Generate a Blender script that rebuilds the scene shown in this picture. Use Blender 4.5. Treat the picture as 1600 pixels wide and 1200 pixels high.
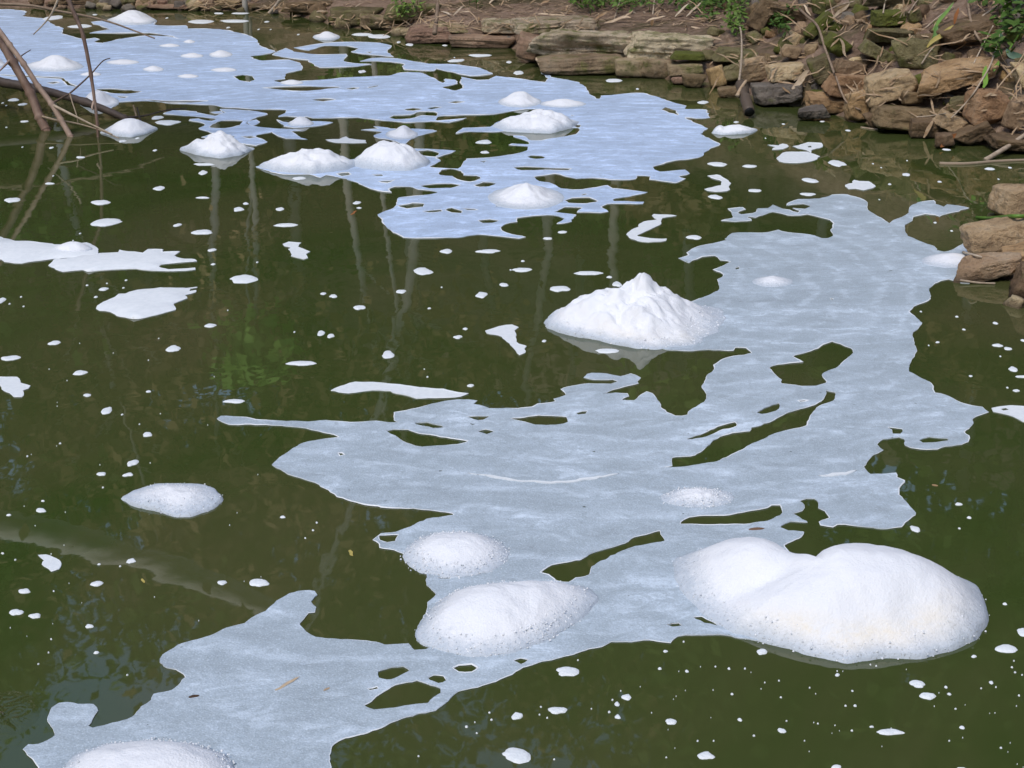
import bpy, bmesh, math, random
import numpy as np
from mathutils import Vector, Matrix, noise
from mathutils.geometry import delaunay_2d_cdt
random.seed(7)
SC = bpy.context.scene
for o in list(bpy.data.objects): bpy.data.objects.remove(o)

# ------------------------------------------------------------------ camera, sky, sun, exposure
CAM_H, PITCH, F = 2.4, math.radians(20.0), 2391.0          # metres, down-tilt, focal length in pixels of a 1600 px wide picture
cam = bpy.data.cameras.new('camera'); camo = bpy.data.objects.new('camera', cam)
SC.collection.objects.link(camo); SC.camera = camo
camo.location = (0, 0, CAM_H); camo.rotation_euler = (math.pi / 2 - PITCH, 0, 0)
cam.sensor_fit = 'HORIZONTAL'; cam.lens_unit = 'FOV'; cam.angle = 2 * math.atan(800 / F)
cam.clip_end = 2000
SUN_EL, SUN_AZ = math.radians(56), math.radians(212)        # azimuth measured clockwise from +Y (ahead of the camera)
w = bpy.data.worlds.new('World'); SC.world = w; w.use_nodes = True
nt = w.node_tree; bg = nt.nodes['Background']
sky = nt.nodes.new('ShaderNodeTexSky'); sky.sky_type = 'NISHITA'; sky.sun_disc = False
sky.sun_elevation = SUN_EL; sky.sun_rotation = SUN_AZ; sky.air_density = 1.0; sky.dust_density = 1.2; sky.ozone_density = 1.5
nt.links.new(sky.outputs[0], bg.inputs[0]); bg.inputs[1].default_value = 0.15
sl = bpy.data.lights.new('sun', 'SUN'); sl.energy = 1.25; sl.angle = math.radians(18); sl.color = (1.0, 0.92, 0.80)
so = bpy.data.objects.new('sun', sl); SC.collection.objects.link(so)
sd = Vector((math.sin(SUN_AZ) * math.cos(SUN_EL), math.cos(SUN_AZ) * math.cos(SUN_EL), math.sin(SUN_EL)))
so.rotation_euler = sd.to_track_quat('Z', 'Y').to_euler(); so.location = (0, 0, 30)
SC.view_settings.view_transform = 'Standard'; SC.view_settings.look = 'None'
SC.view_settings.exposure = 0.62; SC.view_settings.gamma = 1.0
SC.render.engine = 'CYCLES'
SC.cycles.max_bounces = 6; SC.cycles.diffuse_bounces = 3; SC.cycles.glossy_bounces = 3; SC.cycles.caustics_reflective = False; SC.cycles.caustics_refractive = False

# ------------------------------------------------------------------ helpers
CO = SC.collection
RT = np.array([1.0, 0, 0]); UP = np.array([0, math.sin(PITCH), math.cos(PITCH)]); FW = np.array([0, math.cos(PITCH), -math.sin(PITCH)])
CP = np.array([0, 0, CAM_H])
def ray(px, py):
    return FW + RT * ((px - 800) / F) + UP * ((600 - py) / F)
def wat(px, py, z=0.0):
    d = ray(px, py); t = (z - CAM_H) / d[2]
    p = CP + d * t
    return (float(p[0]), float(p[1]))
def tag(o, label=None, cat=None, group=None, kind=None):
    if label: o['label'] = label
    if cat: o['category'] = cat
    if group: o['group'] = group
    if kind: o['kind'] = kind
    return o
def link(name, me, mat=None, parent=None):
    o = bpy.data.objects.new(name, me); CO.objects.link(o)
    if mat and len(me.materials) == 0: me.materials.append(mat)
    if parent: o.parent = parent
    return o
def mesh(name, V, Fc, mat=None, parent=None, smooth=True):
    me = bpy.data.meshes.new(name)
    me.from_pydata([tuple(map(float, v)) for v in V], [], [tuple(map(int, f)) for f in Fc]); me.update()
    if smooth: me.polygons.foreach_set('use_smooth', [True] * len(me.polygons))
    return link(name, me, mat, parent)
def empty(name, loc):
    o = bpy.data.objects.new(name, None); CO.objects.link(o); o.location = loc; o.empty_display_size = .1
    return o
def setparent(ch, p):
    ch.parent = p; ch.matrix_parent_inverse = Matrix.Translation(-Vector(p.location))
def fnoise(p, octv=4):
    return noise.fractal(Vector(p), 1.0, 2.0, octv)

# ------------------------------------------------------------------ materials
def newmat(name, rough=.8, spec=.3):
    m = bpy.data.materials.new(name); m.use_nodes = True
    n = m.node_tree; b = n.nodes['Principled BSDF']
    b.inputs['Roughness'].default_value = rough; b.inputs['Specular IOR Level'].default_value = spec
    return m, n, b
def N(n, t, **kw):
    x = n.nodes.new(t)
    for k, v in kw.items(): setattr(x, k, v)
    return x
def coord(n, kind='Object', scale=(1, 1, 1)):
    t = N(n, 'ShaderNodeTexCoord'); mp = N(n, 'ShaderNodeMapping'); mp.inputs['Scale'].default_value = scale
    if kind == 'World':
        g = N(n, 'ShaderNodeNewGeometry'); n.links.new(g.outputs['Position'], mp.inputs[0])
    else: n.links.new(t.outputs[kind], mp.inputs[0])
    return mp.outputs[0]
def tnoise(n, vec, scale, detail=4, rough=.6, dist=0):
    x = N(n, 'ShaderNodeTexNoise'); x.inputs['Scale'].default_value = scale; x.inputs['Detail'].default_value = detail
    x.inputs['Roughness'].default_value = rough; x.inputs['Distortion'].default_value = dist
    n.links.new(vec, x.inputs['Vector']); return x.outputs['Fac']
def ramp(n, fac, stops):
    r = N(n, 'ShaderNodeValToRGB'); el = r.color_ramp.elements
    while len(el) < len(stops): el.new(.5)
    for e, (p, c) in zip(el, stops):
        e.position = p; e.color = (c, c, c, 1) if not hasattr(c, '__len__') else (*c, 1)
    n.links.new(fac, r.inputs[0]); return r.outputs[0]
def mix(n, fac, a, b, bt='MIX'):
    x = N(n, 'ShaderNodeMix', data_type='RGBA', blend_type=bt)
    for s, v in ((0, fac), (6, a), (7, b)):
        if hasattr(v, 'links'): n.links.new(v, x.inputs[s])
        elif s == 0: x.inputs[0].default_value = v
        else: x.inputs[s].default_value = (*v, 1)
    return x.outputs[2]
def mathn(n, op, a, b=None, clamp=False):
    x = N(n, 'ShaderNodeMath', operation=op, use_clamp=clamp)
    for i, v in ((0, a), (1, b)):
        if v is None: continue
        if hasattr(v, 'links'): n.links.new(v, x.inputs[i])
        else: x.inputs[i].default_value = v
    return x.outputs[0]
def bump(n, b, h, dist, strength=1.0, prev=None):
    x = N(n, 'ShaderNodeBump'); x.inputs['Distance'].default_value = dist; x.inputs['Strength'].default_value = strength
    n.links.new(h, x.inputs['Height'])
    if prev is not None: n.links.new(prev, x.inputs['Normal'])
    n.links.new(x.outputs[0], b.inputs['Normal']); return x.outputs[0]
def sepz(n, kind='World'):
    g = N(n, 'ShaderNodeNewGeometry'); s = N(n, 'ShaderNodeSeparateXYZ'); n.links.new(g.outputs['Position'], s.inputs[0])
    return s.outputs[2], g

M = {}
def rockmat(key, dark, mid, light, moss=0.0, seed=0.0):
    m, n, b = newmat('rock_' + key, .88, .25)
    v = coord(n, 'World'); oi = N(n, 'ShaderNodeObjectInfo')
    a1 = tnoise(n, v, 3.2, 6, .62); a2 = tnoise(n, v, 22, 5, .7); a3 = tnoise(n, v, 120, 3, .7)
    c = ramp(n, mathn(n, 'ADD', mathn(n, 'MULTIPLY', a1, .6), mathn(n, 'MULTIPLY', a2, .4)), [(.32, dark), (.5, mid), (.68, light)])
    # per-rock tint
    hs = N(n, 'ShaderNodeHueSaturation'); n.links.new(c, hs.inputs['Color'])
    n.links.new(mathn(n, 'ADD', mathn(n, 'MULTIPLY', oi.outputs['Random'], .5), .95), hs.inputs['Value'])
    n.links.new(mathn(n, 'ADD', mathn(n, 'MULTIPLY', oi.outputs['Random'], .022), .498), hs.inputs['Hue'])
    c = hs.outputs[0]
    c = mix(n, mathn(n, 'MULTIPLY', ramp(n, a2, [(.53, 0.0), (.66, 1.0)]), .42), c, (.06, .042, .026))
    if moss > 0:
        mn = tnoise(n, v, 5.5, 5, .65)
        mc = mix(n, a3, (.06, .08, .013), (.20, .21, .042))
        c = mix(n, mathn(n, 'MULTIPLY', ramp(n, mn, [(.62 - .3 * moss, 0.0), (.78 - .3 * moss, 1.0)]), min(1, .55 + moss * .5)), c, mc)
    z, g = sepz(n)
    wet = ramp(n, mathn(n, 'ADD', z, mathn(n, 'MULTIPLY', a2, .04)), [(.03, 1.0), (.09, 0.0)])
    c = mix(n, mathn(n, 'MULTIPLY', wet, .75), c, (.022, .017, .011))
    n.links.new(c, b.inputs['Base Color'])
    h = mathn(n, 'ADD', mathn(n, 'MULTIPLY', a2, .7), mathn(n, 'MULTIPLY', a3, .25))
    bump(n, b, h, .06, 1.0)
    M[key] = m
rockmat('tan', (.13, .08, .046), (.45, .305, .18), (.64, .49, .33))
rockmat('orange', (.13, .068, .034), (.44, .265, .14), (.60, .42, .26))
rockmat('brown', (.055, .036, .022), (.19, .12, .07), (.31, .21, .13), .12)
rockmat('olive', (.055, .046, .022), (.17, .135, .068), (.29, .24, .135), .4)
rockmat('mossy', (.05, .05, .018), (.12, .11, .04), (.2, .18, .08), .85)
rockmat('grey', (.06, .05, .042), (.17, .14, .115), (.27, .235, .195), .1)
rockmat('slab', (.11, .075, .045), (.33, .235, .145), (.48, .37, .25), .42)
rockmat('ledge', (.15, .11, .07), (.50, .39, .27), (.64, .54, .41), .5)
rockmat('red', (.12, .07, .05), (.33, .20, .14), (.47, .33, .24), .1)

m, n, b = newmat('earth', .95, .1); M['earth'] = m
v = coord(n, 'World'); a1 = tnoise(n, v, 1.3, 6, .65); a2 = tnoise(n, v, 14, 5, .7); a3 = tnoise(n, v, 70, 3, .7)
c = ramp(n, mathn(n, 'ADD', mathn(n, 'MULTIPLY', a1, .5), mathn(n, 'MULTIPLY', a2, .5)), [(.3, (.05, .032, .02)), (.5, (.27, .185, .13)), (.72, (.46, .345, .26))])
gm = ramp(n, tnoise(n, v, .8, 5, .7), [(.5, 0.0), (.6, 1.0)])
c = mix(n, mathn(n, 'MULTIPLY', gm, .6), c, (.045, .055, .016))
n.links.new(c, b.inputs['Base Color']); bump(n, b, mathn(n, 'ADD', a2, mathn(n, 'MULTIPLY', a3, .5)), .06, .9)

m, n, b = newmat('murky_water', .02, .5); M['water'] = m
b.inputs['IOR'].default_value = 1.5
v = coord(n, 'World'); a1 = ramp(n, tnoise(n, v, .42, 5, .6, .8), [(.34, 0.0), (.66, 1.0)])
c = mix(n, a1, (.038, .060, .013), (.072, .074, .028))
n.links.new(c, b.inputs['Base Color'])
v2 = coord(n, 'World', (1, .6, 1)); wv = tnoise(n, v2, 2.2, 3, .5, .4); wv2 = tnoise(n, v, 14, 2, .5)
wb = bump(n, b, mathn(n, 'ADD', wv, mathn(n, 'MULTIPLY', wv2, .03)), .010, .22)
vd_ = N(n, 'ShaderNodeVectorMath', operation='DISTANCE'); gp = N(n, 'ShaderNodeNewGeometry'); n.links.new(gp.outputs['Position'], vd_.inputs[0]); vd_.inputs[1].default_value = (*wat(-14, 1120), 0)
rm = ramp(n, vd_.outputs['Value'], [(.0, 1.0), (.14, 0.0)])
bump(n, b, mathn(n, 'MULTIPLY', rm, tnoise(n, v, 15, 2, .5, 1.5)), .03, .8, wb)

def foam_common(n):
    v = coord(n, 'World')
    vor = N(n, 'ShaderNodeTexVoronoi', feature='F1'); vor.inputs['Scale'].default_value = 130; n.links.new(v, vor.inputs['Vector'])
    return v, vor.outputs['Distance']
for FK, FT in (('film', (1.0, 1.12, 1.24)), ('film_skytint', (1.10, 1.31, 1.70))):  # the second, bluer tint paints blue skylight into the far foam's colour
  m, n, b = newmat('foam_' + FK, .5, .35); M[FK] = m
  v, vd = foam_common(n)
  vs = coord(n, 'World', (1, 1.7, 1))
  a1 = tnoise(n, vs, 1.1, 5, .62, 1.6); a2 = tnoise(n, vs, 6, 6, .72, 1.0); a3 = tnoise(n, v, 50, 4, .75); a4 = tnoise(n, v, 20, 3, .6)
  f = mathn(n, 'ADD', mathn(n, 'MULTIPLY', a1, .42), mathn(n, 'ADD', mathn(n, 'MULTIPLY', a2, .42), mathn(n, 'MULTIPLY', a3, .16)))
  c = ramp(n, f, [(.37, (.33, .34, .335)), (.48, (.385, .40, .395)), (.55, (.45, .465, .465)), (.63, (.68, .69, .69))])
  wvt = N(n, 'ShaderNodeTexWave', wave_type='RINGS', rings_direction='Z'); wvt.inputs['Scale'].default_value = 1.7; wvt.inputs['Distortion'].default_value = 5; wvt.inputs['Detail'].default_value = 4; wvt.inputs['Detail Scale'].default_value = 1.6
  mpw = N(n, 'ShaderNodeMapping'); mpw.inputs['Location'].default_value = (-wat(880, 430)[0], -wat(880, 430)[1], 0); n.links.new(v, mpw.inputs[0]); n.links.new(mpw.outputs[0], wvt.inputs['Vector'])
  c = mix(n, mathn(n, 'MULTIPLY', ramp(n, wvt.outputs['Fac'], [(.62, 0.0), (.95, 1.0)]), mathn(n, 'MULTIPLY', ramp(n, a2, [(.42, 0.0), (.62, 1.0)]), .45)), c, (.66, .67, .67))
  gr = tnoise(n, v, 170, 2, .6)
  c = mix(n, mathn(n, 'MULTIPLY', ramp(n, gr, [(.56, 0.0), (.66, 1.0)]), .35), c, (.72, .73, .73))
  c = mix(n, mathn(n, 'MULTIPLY', ramp(n, gr, [(.34, 1.0), (.43, 0.0)]), .30), c, (.24, .25, .24))
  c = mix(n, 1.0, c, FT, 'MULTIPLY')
  c = mix(n, mathn(n, 'MULTIPLY', ramp(n, a3, [(.30, 1.0), (.36, 0.0)]), .3), c, (.17, .19, .19))
  pin = ramp(n, a4, [(.25, 1.0), (.28, 0.0)])
  c = mix(n, mathn(n, 'MULTIPLY', pin, .8), c, (.05, .06, .035))
  n.links.new(c, b.inputs['Base Color'])
  bp = bump(n, b, mathn(n, 'MULTIPLY', vd, 1.0), .003, .35)
  bump(n, b, a2, .01, .35, bp)

m, n, b = newmat('foam_froth', .6, .3); M['froth'] = m
v, vd = foam_common(n)
a1 = tnoise(n, v, 7, 5, .6); a2 = tnoise(n, v, 45, 4, .7); a3 = tnoise(n, v, 110, 3, .7)
z, g = sepz(n)
base = mix(n, a1, (.75, .765, .785), (.83, .835, .84))
at = N(n, 'ShaderNodeAttribute', attribute_name='fringe')
thin = mathn(n, 'MULTIPLY', at.outputs['Fac'], 1.0)
fr = ramp(n, mathn(n, 'ADD', mathn(n, 'MULTIPLY', mathn(n, 'SUBTRACT', a2, .5), .9), thin), [(.22, 0.0), (.85, 1.0)])
c = mix(n, fr, base, (.50, .55, .60))
spk = mathn(n, 'MULTIPLY', ramp(n, a3, [(.34, 1.0), (.42, 0.0)]), mathn(n, 'MULTIPLY', thin, 1.1), True)
c = mix(n, spk, c, (.33, .35, .36))
st = N(n, 'ShaderNodeAttribute', attribute_name='stain')
sf = mathn(n, 'MULTIPLY', st.outputs['Fac'], ramp(n, mathn(n, 'ADD', mathn(n, 'MULTIPLY', a1, .6), mathn(n, 'MULTIPLY', a2, .4)), [(.36, 0.0), (.6, 1.0)]))
c = mix(n, mathn(n, 'MULTIPLY', sf, .8), c, (.82, .73, .56))
n.links.new(c, b.inputs['Base Color'])
b.inputs['Subsurface Weight'].default_value = .0
bp = bump(n, b, vd, .003, .35); bump(n, b, mathn(n, 'ADD', a1, mathn(n, 'MULTIPLY', a2, .3)), .022, .45, bp)

m, n, b = newmat('foam_rim', .6, .3); M['rim'] = m
v = coord(n, 'World'); a = tnoise(n, v, 35, 3)
n.links.new(mix(n, a, (.62, .66, .68), (.86, .88, .88)), b.inputs['Base Color'])
m, n, b = newmat('foam_fleck', .55, .3); M['fleck'] = m
v = coord(n, 'World'); a = tnoise(n, v, 40, 3)
n.links.new(mix(n, a, (.62, .66, .67), (.84, .86, .86)), b.inputs['Base Color'])
v, vd = foam_common(n); bump(n, b, vd, .003, .4)

m, n, b = newmat('foam_bubble', .35, .5); M['bubble'] = m
v = coord(n, 'World'); a = tnoise(n, v, 70, 3)
n.links.new(mix(n, ramp(n, a, [(.4, 0.0), (.6, 1.0)]), (.55, .585, .61), (.80, .815, .83)), b.inputs['Base Color'])

def simplemat(key, c1, c2, scale=20, rough=.7, spec=.25, trans=0.0, stretch=(1, 1, 1)):
    m, n, b = newmat(key, rough, spec)
    v = coord(n, 'World', stretch); a = tnoise(n, v, scale, 4, .65); oi = N(n, 'ShaderNodeObjectInfo')
    f = mathn(n, 'ADD', mathn(n, 'MULTIPLY', a, .8), mathn(n, 'MULTIPLY', mathn(n, 'SUBTRACT', oi.outputs['Random'], .4), .5), True)
    n.links.new(mix(n, ramp(n, f, [(.3, 0.0), (.7, 1.0)]), c1, c2), b.inputs['Base Color'])
    bump(n, b, a, .004, .4)
    if trans:
        b.inputs['Subsurface Weight'].default_value = 0
    M[key] = m
simplemat('cane', (.17, .105, .075), (.40, .29, .22), 9, .6, .3, 0, (1, 1, .25))
simplemat('dark_pole', (.035, .026, .022), (.10, .075, .06), 14, .6)
simplemat('twig', (.12, .08, .055), (.30, .22, .15), 18)
simplemat('pale_twig', (.30, .23, .16), (.52, .43, .32), 18)
simplemat('dry_leaf', (.28, .18, .095), (.58, .46, .32), 12, .75)
simplemat('orange_leaf', (.33, .13, .045), (.5, .26, .12), 12)
simplemat('brown_leaf', (.06, .035, .02), (.17, .1, .06), 12)
simplemat('yellow_leaf', (.35, .27, .06), (.5, .42, .14), 9, .6)
simplemat('green_leaf', (.07, .16, .02), (.17, .30, .045), 9, .5, .4)
simplemat('blue_leaf', (.07, .14, .085), (.16, .25, .17), 9, .5, .4)
simplemat('weed', (.05, .10, .015), (.14, .22, .04), 10, .6)
simplemat('tree_leaf', (.08, .115, .022), (.18, .21, .05), 1.5, .65)
simplemat('shrub_leaf', (.09, .15, .024), (.18, .26, .055), 1.5, .65)
simplemat('dry_leafage', (.20, .13, .06), (.36, .25, .13), 1.5, .8)
simplemat('bark', (.42, .39, .33), (.66, .62, .55), 4, .85)
simplemat('dead_bark', (.62, .58, .5), (.82, .78, .7), 4, .85)
simplemat('sapling_leaf', (.15, .32, .045), (.28, .46, .09), 4, .6)
simplemat('dark_bark', (.07, .052, .035), (.16, .12, .085), 4, .85)
simplemat('pipe', (.10, .075, .055), (.22, .16, .115), 12, .5)
simplemat('black', (.006, .006, .006), (.014, .013, .012), 12, .7)

# ------------------------------------------------------------------ bank terrain
# shore polyline: (pixel x, pixel y at water level, ledge height, slope)
SH = [(-2600, 760, .2, .5), (-1500, 420, .2, .5), (-900, 230, .2, .5), (-520, 110, .2, .45), (-420, 50, .2, .4), (-300, 16, .14, .25), (-100, 12, .12, .2), (0, 12, .12, .2), (100, 13, .12, .2), (215, 15, .12, .2), (330, 17, .12, .2), (420, 16, .12, .2), (470, 26, .1, .18),
      (530, 42, .1, .18), (610, 48, .14, .16), (640, 60, .22, .12), (720, 68, .24, .1), (800, 74, .24, .1), (850, 92, .26, .1), (930, 106, .28, .12), (1000, 116, .28, .14), (1060, 126, .26, .2),
      (1130, 130, .2, .4), (1200, 158, .12, .56), (1260, 168, .12, .60), (1310, 180, .1, .62), (1370, 196, .1, .62), (1440, 208, .1, .62), (1500, 220, .1, .60), (1560, 230, .1, .58), (1640, 244, .1, .5), (1720, 270, .1, .45),
      (1740, 300, .1, .4), (1640, 338, .1, .35), (1570, 352, .08, .35), (1560, 390, .06, .3), (1550, 425, .06, .3), (1620, 462, .08, .35), (1720, 500, .1, .4), (1900, 600, .1, .45), (2200, 800, .1, .45)]
SP = np.array([wat(a, b_) for a, b_, _, _ in SH]); SL = np.array([s[2] for s in SH]); SK = np.array([s[3] for s in SH])
LAND = np.vstack([[(-6, -20)], SP, [(6, -20), (300, -20), (300, 300), (-300, 300), (-300, -20)]])
def inside(P, poly):
    x, y = P[:, 0], P[:, 1]; r = np.zeros(len(P), bool); n_ = len(poly)
    for i in range(n_):
        x1, y1 = poly[i]; x2, y2 = poly[(i + 1) % n_]
        if y1 == y2: continue
        c_ = (y1 > y) != (y2 > y)
        r ^= c_ & (x < (x2 - x1) * (y - y1) / (y2 - y1) + x1)
    return r
def terrain(P):
    P = np.asarray(P, float).reshape(-1, 2)
    best = np.full(len(P), 1e9); L = np.zeros(len(P)); K = np.zeros(len(P))
    for i in range(len(SP) - 1):
        a, b_ = SP[i], SP[i + 1]; ab = b_ - a; t = np.clip(((P - a) @ ab) / (ab @ ab), 0, 1)
        d = np.hypot(*(P - (a + t[:, None] * ab)).T); u = d < best
        best[u] = d[u]; L[u] = (SL[i] + t * (SL[i + 1] - SL[i]))[u]; K[u] = (SK[i] + t * (SK[i + 1] - SK[i]))[u]
    ins = inside(P, LAND)
    z = np.where(ins, L * (1 - np.exp(-best / .12)) + K * np.minimum(best, 2.6) + .62 * np.clip(best - 2.6, 0, 7) + .9 * np.clip(best - 9.6, 0, 8), -.6 * np.minimum(best, 1.2) - .02)
    return z
def trough(px, py):
    """first point of the ray through a picture point that meets the bank or the water"""
    d = ray(px, py); ts = np.linspace(5, 45, 1600); P = CP + d[None] * ts[:, None]
    zt = np.maximum(terrain(P[:, :2]), 0); k = np.argmax(P[:, 2] < zt)
    return P[k] if P[k, 2] < zt[k] else P[-1]
xs = np.concatenate([np.arange(-60, -14, 2.0), np.arange(-14, 9, .16), np.arange(9, 60, 2.0)])
ys = np.concatenate([np.arange(-20, 5, 1.0), np.arange(5, 27, .16), np.arange(27, 90, 1.5)])
GX, GY = np.meshgrid(xs, ys); PG = np.stack([GX.ravel(), GY.ravel()], 1); ZG = terrain(PG)
for i in range(len(ZG)):
    if ZG[i] > 0: ZG[i] += .05 * fnoise((PG[i, 0] * 1.5, PG[i, 1] * 1.5, 0)) * min(1, ZG[i] * 4) + min(.8, max(0, ZG[i] - .8) * .25) * fnoise((PG[i, 0] * .4, PG[i, 1] * .4, 3))
nx = len(xs); FG = []
zz = ZG.reshape(GX.shape)
for j in range(len(ys) - 1):
    for i in range(nx - 1):
        if max(zz[j, i], zz[j, i + 1], zz[j + 1, i], zz[j + 1, i + 1]) > -.35:
            k = j * nx + i; FG.append((k, k + 1, k + nx + 1, k + nx))
bank = mesh('river_bank', np.column_stack([PG, ZG]), FG, M['earth'])
tag(bank, 'brown earth bank rising behind the rocks at the water edge', 'river bank', kind='structure')
# water: one sheet
wv = mesh('water', [(-300, -60, 0), (300, -60, 0), (300, 300, 0), (-300, 300, 0)], [(0, 1, 2, 3)], M['water'], smooth=False)
tag(wv, 'still murky green river water with foam drifting on it', 'water', kind='structure')

# ------------------------------------------------------------------ foam films
def resample(pts, seed, crink=1.0):
    """closed picture outline -> world outline with small crinkles"""
    W = [np.array(wat(*p)) for p in pts]; out = []; n_ = len(W)
    for i in range(n_):
        p0, p1, p2, p3 = W[i - 1], W[i], W[(i + 1) % n_], W[(i + 2) % n_]
        L = np.hypot(*(p2 - p1)); D = max(3, p1[1]); k = max(1, int(L / (.0035 * D)))
        for j in range(k):
            t = j / k
            cr = .5 * ((2 * p1) + (-p0 + p2) * t + (2 * p0 - 5 * p1 + 4 * p2 - p3) * t * t + (-p0 + 3 * p1 - 3 * p2 + p3) * t ** 3)
            q = .5 * cr + .5 * (p1 + (p2 - p1) * t)
            s = 22 / D * 4
            a = .0016 * D * crink
            q = q + a * np.array([fnoise((q[0] * s, q[1] * s, seed), 4), fnoise((q[0] * s, q[1] * s, seed + 9), 4)])
            out.append(q)
    return out
def film(label, cat, outline, holes=(), seed=0.0, crink=1.0, thick=.004, rim=1.0, group=None, name='foam_sheet', mat='film', dome=0.0):
    loops = [resample(outline, seed, crink)] + [resample(h, seed + 1 + i, crink) for i, h in enumerate(holes)]
    V = []; E = []; idx = []
    for lp in loops:
        s = len(V); V += lp; E += [(s + i, s + (i + 1) % len(lp)) for i in range(len(lp))]; idx.append((s, len(lp)))
    A = np.array(V); lo, hi = A.min(0), A.max(0); D = A[:, 1].mean()
    st = max(.03, min(.12, (hi - lo).min() / 6))
    g = np.array([(x, y) for x in np.arange(lo[0], hi[0], st) for y in np.arange(lo[1], hi[1], st * 1.3)]) + np.random.RandomState(3).uniform(-.3, .3, (len(np.arange(lo[0], hi[0], st)) * len(np.arange(lo[1], hi[1], st * 1.3)), 2)) * st
    def ins(P):
        r = np.zeros(len(P), bool)
        for lp in loops: r ^= inside(P, np.array(lp))
        return r
    g = g[ins(g)]
    allv = [Vector((float(a), float(b_))) for a, b_ in V] + [Vector((float(a), float(b_))) for a, b_ in g]
    vo, eo, fo, ov, oe, of = delaunay_2d_cdt(allv, E, [], 0, 1e-5)
    VO = np.array([(v_.x, v_.y) for v_ in vo]); T = np.array(fo); keep = ins(VO[T].mean(1)); T = T[keep]
    nb = len(V); c0 = A.mean(0)
    isb = np.array([any(k < nb for k in o_) if len(o_) else True for o_ in ov])
    Z = np.where(isb, thick, thick + dome)
    if dome == 0:
        for i in range(len(VO)):
            pass
    P3 = [(x, y, z) for (x, y), z in zip(VO, Z)]
    # wall round every border
    ec = {}
    for t in T:
        for a_, b_ in ((t[0], t[1]), (t[1], t[2]), (t[2], t[0])): ec[(a_, b_)] = 1
    low = {}
    Fc = [tuple(t) for t in T]
    for (a_, b_) in list(ec):
        if (b_, a_) not in ec:
            for k in (a_, b_):
                if k not in low: low[k] = len(P3); P3 += [P3[k], (VO[k, 0], VO[k, 1], -.006)]
            Fc.append((low[b_], low[a_], low[a_] + 1, low[b_] + 1))
    o = mesh(name, P3, Fc, M[mat]); 
    if label: tag(o, label, cat, group)
    if rim:
        RV = []; RF = []
        for li, lp in enumerate(loops):
            n_ = len(lp); s = len(RV); lpa = np.array(lp)
            for i in range(n_):
                p = lpa[i]; tg = lpa[(i + 1) % n_] - lpa[i - 1]; tg = tg / (np.hypot(*tg) + 1e-9); nn = np.array([-tg[1], tg[0]])
                hw = (.00036 * p[1] + .0007) * rim * max(.05, .65 + 1.5 * noise.noise(Vector((p[0] * 5, p[1] * 5, seed + 4)))); hh = hw * .6 + .001
                for k, (u, v_) in enumerate(((-1, 0), (-.7, .7), (0, 1), (.7, .7), (1, 0))):
                    RV.append((p[0] + nn[0] * u * hw, p[1] + nn[1] * u * hw, thick - .002 + v_ * hh))
            for i in range(n_):
                for k in range(4):
                    a_ = s + i * 5 + k; b_ = s + ((i + 1) % n_) * 5 + k; RF.append((a_, b_, b_ + 1, a_ + 1))
        mesh('rim', RV, RF, M['rim'], o)
    return o

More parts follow.
